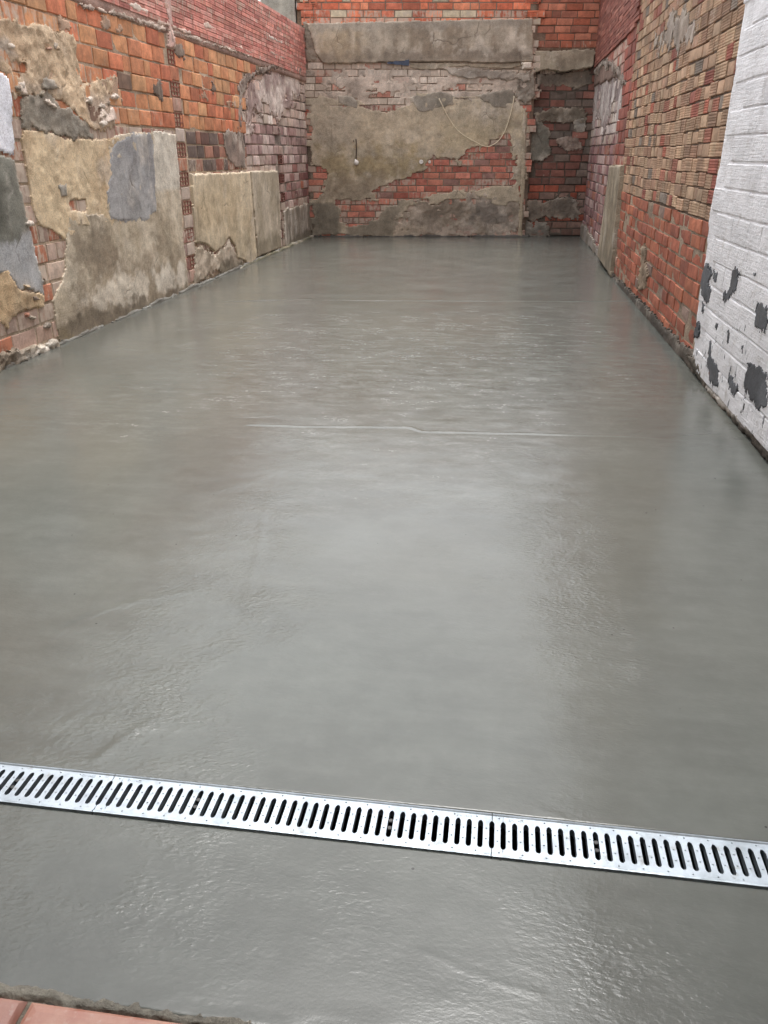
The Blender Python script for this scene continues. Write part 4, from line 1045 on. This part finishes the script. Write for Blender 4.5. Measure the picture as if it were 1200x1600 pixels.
courses(RW, 'brick', .02, .147, 20, 8.2, 13.0, .36, archR, lambda u, z, r: r.choice([(190, 172, 164), (172, 146, 140), (204, 190, 182), (158, 124, 122)]) if z > 1.75 else r.choice([(142, 96, 94), (130, 84, 84), (158, 112, 106), (168, 136, 130), (150, 84, 64)]),
        -.045, lambda u, z, r: r.uniform(.5, 1) if z > 1.7 else r.uniform(.3, .7), 'worn', joint=.013, uz=True, k=1.25, seed=33, jn=.010)
courses(RW, 'brick', 1.2, .147, 12, 7.3, 8.6, .34, [(7.46, 1.2), (8.38, 1.2), (8.38, 2.93), (7.46, 2.93)], [(172, 80, 60), (160, 72, 54), (180, 90, 70), (150, 80, 64)], 0, .2, 'plain', joint=.013, uz=True, seed=34)
courses(RW, 'brick', 2.5, .147, 3, 8.3, 13.1, .34, [(8.38, 2.4), (13.0, 2.6), (13.0, 2.92), (8.38, 2.92)], [(182, 100, 80), (170, 88, 66), (190, 130, 112)], 0, .75, 'worn', joint=.013, uz=True, seed=35, notin=(archR,))
courses(RW, 'thin_brick', 2.955, .0516, 26, 7.3, 13.1, .42, topband, [(176, 88, 66), (162, 76, 58), (188, 104, 82), (170, 84, 64)], .02, lambda u, z, r: r.uniform(.05, .45), 'thin', joint=.008, uz=True, seed=36, jn=.004, jz=.001, mixl=(1, 1, .6), depth=.07)
patch(RW, 'lime_smear', [(1048, 20), (1072, 18), (1095, 40), (1080, 60), (1060, 80), (1044, 70), (1030, 80), (1016, 70), (1024, 55), (1040, 48)], .006, (176, 160, 146), edge=.16, ef=5, relief=.006, rgb2=(150, 130, 112), cover=False, seed=61)
patch(RW, 'arch_crust', [(929, 112), (940, 92), (956, 96), (970, 108), (978, 130), (972, 134), (966, 118), (954, 107), (941, 102), (934, 116)], .006, (120, 102, 90), edge=.08, ef=8, relief=.02, rf=18, rgb2=(180, 164, 152), mat='rubble', cover=False, seed=62, base=-.1)
patch(RW, 'lime_smear', [(925, 120), (944, 104), (966, 120), (970, 170), (962, 205), (950, 170), (940, 210), (930, 180), (922, 200)], -.036, (196, 184, 176), edge=.2, ef=5, block=(.36, .147, .14), relief=.012, rgb2=(150, 130, 126), cover=False, seed=63, base=-.12, streak=.8)
patch(RW, 'dado_panel', [(957, 258), (976, 258), (969, 330), (959, 433), (949, 418), (938, 401), (948, 330)], .05, (162, 146, 118), edge=.012, relief=.004, rgb2=(138, 122, 96), mat='smooth', streak=1.4, seed=64, cell=(.03, .016),
      stains=(([(936, 385), (962, 400), (960, 435), (936, 405)], (124, 112, 90), .1, .6, .1),))
patch(RW, 'mortar_smear', [(1003, 385), (1012, 384), (1010, 405), (1014, 430), (1008, 458), (998, 452), (1002, 425)], .016, (168, 142, 112), edge=.08, ef=6, relief=.016, rf=12, rgb2=(150, 124, 96), mat='rubble', cover=False, seed=65)
patch(RW, 'corner_render', [(903, 350), (912, 352), (930, 385), (945, 408), (940, 408), (905, 374)], -.02, (160, 150, 140), edge=.05, relief=.008, rgb2=(130, 118, 104), cover=False, seed=66, base=-.1)
for (x, y) in ((1090, 465), (1053, 464)):
    u, z = RW.px(x, y)
patch(RW, 'mortar_foot', [(958, 428), (985, 452), (1010, 476), (1040, 508), (1068, 536), (1090, 552), (1100, 575), (1085, 585), (1060, 558), (1005, 494), (958, 438)], .022, (84, 76, 66), edge=.04, ef=12, relief=.009, rf=30, rgb2=(110, 98, 84), mat='rubble', cover=False, seed=67, lip=.04)
finish_wall(RW)

# white painted stretch, a coat thicker than the brick beside it
WW = Wall('white_wall', NR, BR, 'white painted block wall with flaking grey patches at the right edge')
core(WW, 'wall_core', -7.0, 2.0, -.36, -.05, -.2, 4.3, (190, 190, 190))
core(WW, 'upper_wall', -7.0, 2.0, -.36, .02, 4.3, 6.6, (170, 120, 90), 'upper')
EDGE = [(1178, -60), (1171, 0), (1163, 40), (1152, 120), (1141, 185), (1131, 245), (1122, 290), (1113, 335), (1107, 400), (1101, 440), (1093, 500), (1086, 555)]
eu = [WW.px(*p) for p in EDGE]
wpoly = [(e[0] + .01 + .005 * math.sin(i * 2.1), e[1]) for i, e in enumerate(eu)] + [(eu[-1][0], .03), (-7, .03), (-7, 4.3), (eu[0][0], 4.3)]
patch(WW, 'paint_coat', wpoly, .021, (236, 236, 238), edge=.014, ef=11, relief=.003, uz=True, cover=False, mat='white', cell=(.03, .018), base=-.09, seed=71)
wreg = [(u_ - .22, z_) for u_, z_ in wpoly[:len(eu)]] + [(wpoly[len(eu)][0] - .22, .04), (-7, .04), (-7, 4.3), (eu[0][0] - .22, 4.3)]
def pal_w(u, z, r): q = r.uniform(.94, 1.0); return (255 * q, 255 * q, 255 * q)
courses(WW, 'painted_block', .045, .158, 27, -7, 2.1, .44, wreg, pal_w, .029, 1.0, 'white', joint=.008, uz=True, seed=72, jn=.0008, jz=.003, jc=.02, mixl=(1, 1, .9, .6), k=1.05, depth=.06, wavy=.012)
def z9(pts): return [(900 + x / 4, 380 + y / 4) for x, y in pts]
FL = [[(838, 135), (875, 150), (872, 205), (850, 245), (876, 292), (852, 372), (806, 330), (806, 240), (818, 170)], [(888, 165), (915, 190), (906, 236), (880, 225)], [(1042, 148), (1053, 180), (1036, 290), (992, 345), (960, 368), (950, 320), (990, 290), (1006, 190)],
      [(1170, 368), (1230, 385), (1230, 540), (1178, 552), (1135, 545)], [(772, 508), (800, 500), (792, 582), (762, 580)], [(862, 598), (876, 620), (874, 700), (916, 790), (918, 900), (866, 880), (850, 740)],
      [(985, 800), (1012, 840), (1042, 910), (1020, 968), (986, 900)], [(1105, 748), (1150, 760), (1230, 800), (1230, 1010), (1165, 1042), (1130, 990), (1080, 900)], [(1086, 955), (1097, 1000), (1077, 1082), (1064, 1060)],
      [(816, 370), (832, 420), (824, 440), (812, 420)], [(905, 490), (916, 510), (908, 545), (900, 530)], [(985, 520), (992, 560), (982, 610), (976, 600)], [(960, 680), (968, 700), (960, 735), (952, 725)], [(1070, 645), (1079, 660), (1074, 712), (1066, 700)], [(1140, 180), (1162, 186), (1156, 206), (1142, 204)]]
for i, q in enumerate(FL):
    patch(WW, 'bare_patch', z9(q), .0325, (98, 101, 106), edge=.040, ef=22, relief=.0006, cell=(.008, .007), rgb2=(74, 76, 80), mat='smooth', cover=False, seed=200 + i, base=.0, lip=.003,
          stains=(([(1110, 580), (1116, 582), (1114, 602), (1108, 600)], (150, 74, 44), .02, .9),) if i == 5 else ())
patch(WW, 'mortar_foot', [(1078, 556), (1092, 556), (1103, 582), (1108, 602), (1135, 622), (1165, 652), (1200, 688), (1300, 790), (1300, 835), (1200, 720), (1100, 600)], .030, (140, 126, 108), edge=.03, ef=14, relief=.010, rf=34, rgb2=(84, 74, 62), mat='rubble', cover=False, seed=90, lip=.03, cell=(.014, .010),
      stains=(([(1108, 596), (1200, 682), (1300, 780), (1300, 792), (1200, 694), (1108, 606)], (200, 190, 178), .015, .8, .02), ([(1076, 556), (1092, 556), (1106, 592), (1100, 606)], (92, 84, 72), .03, .95)))
finish_wall(WW)

# unseen wall and slab, added behind and above to darken the near floor
hs_ = empty('added_shade_parts', (0, -2.6, 0)); tag(hs_, kind='structure')
link('added_rear_wall', box_mesh('added_rear_wall', XL - .2, XR + .2, -.3, 0, -.2, 6.0, lin((196, 186, 170))), M['smooth'], hs_)
link('added_shade_slab', box_mesh('added_shade_slab', XL + .05, XR - .05, .01, 4.25, 3.0, 3.2, lin((190, 186, 178))), M['smooth'], hs_)
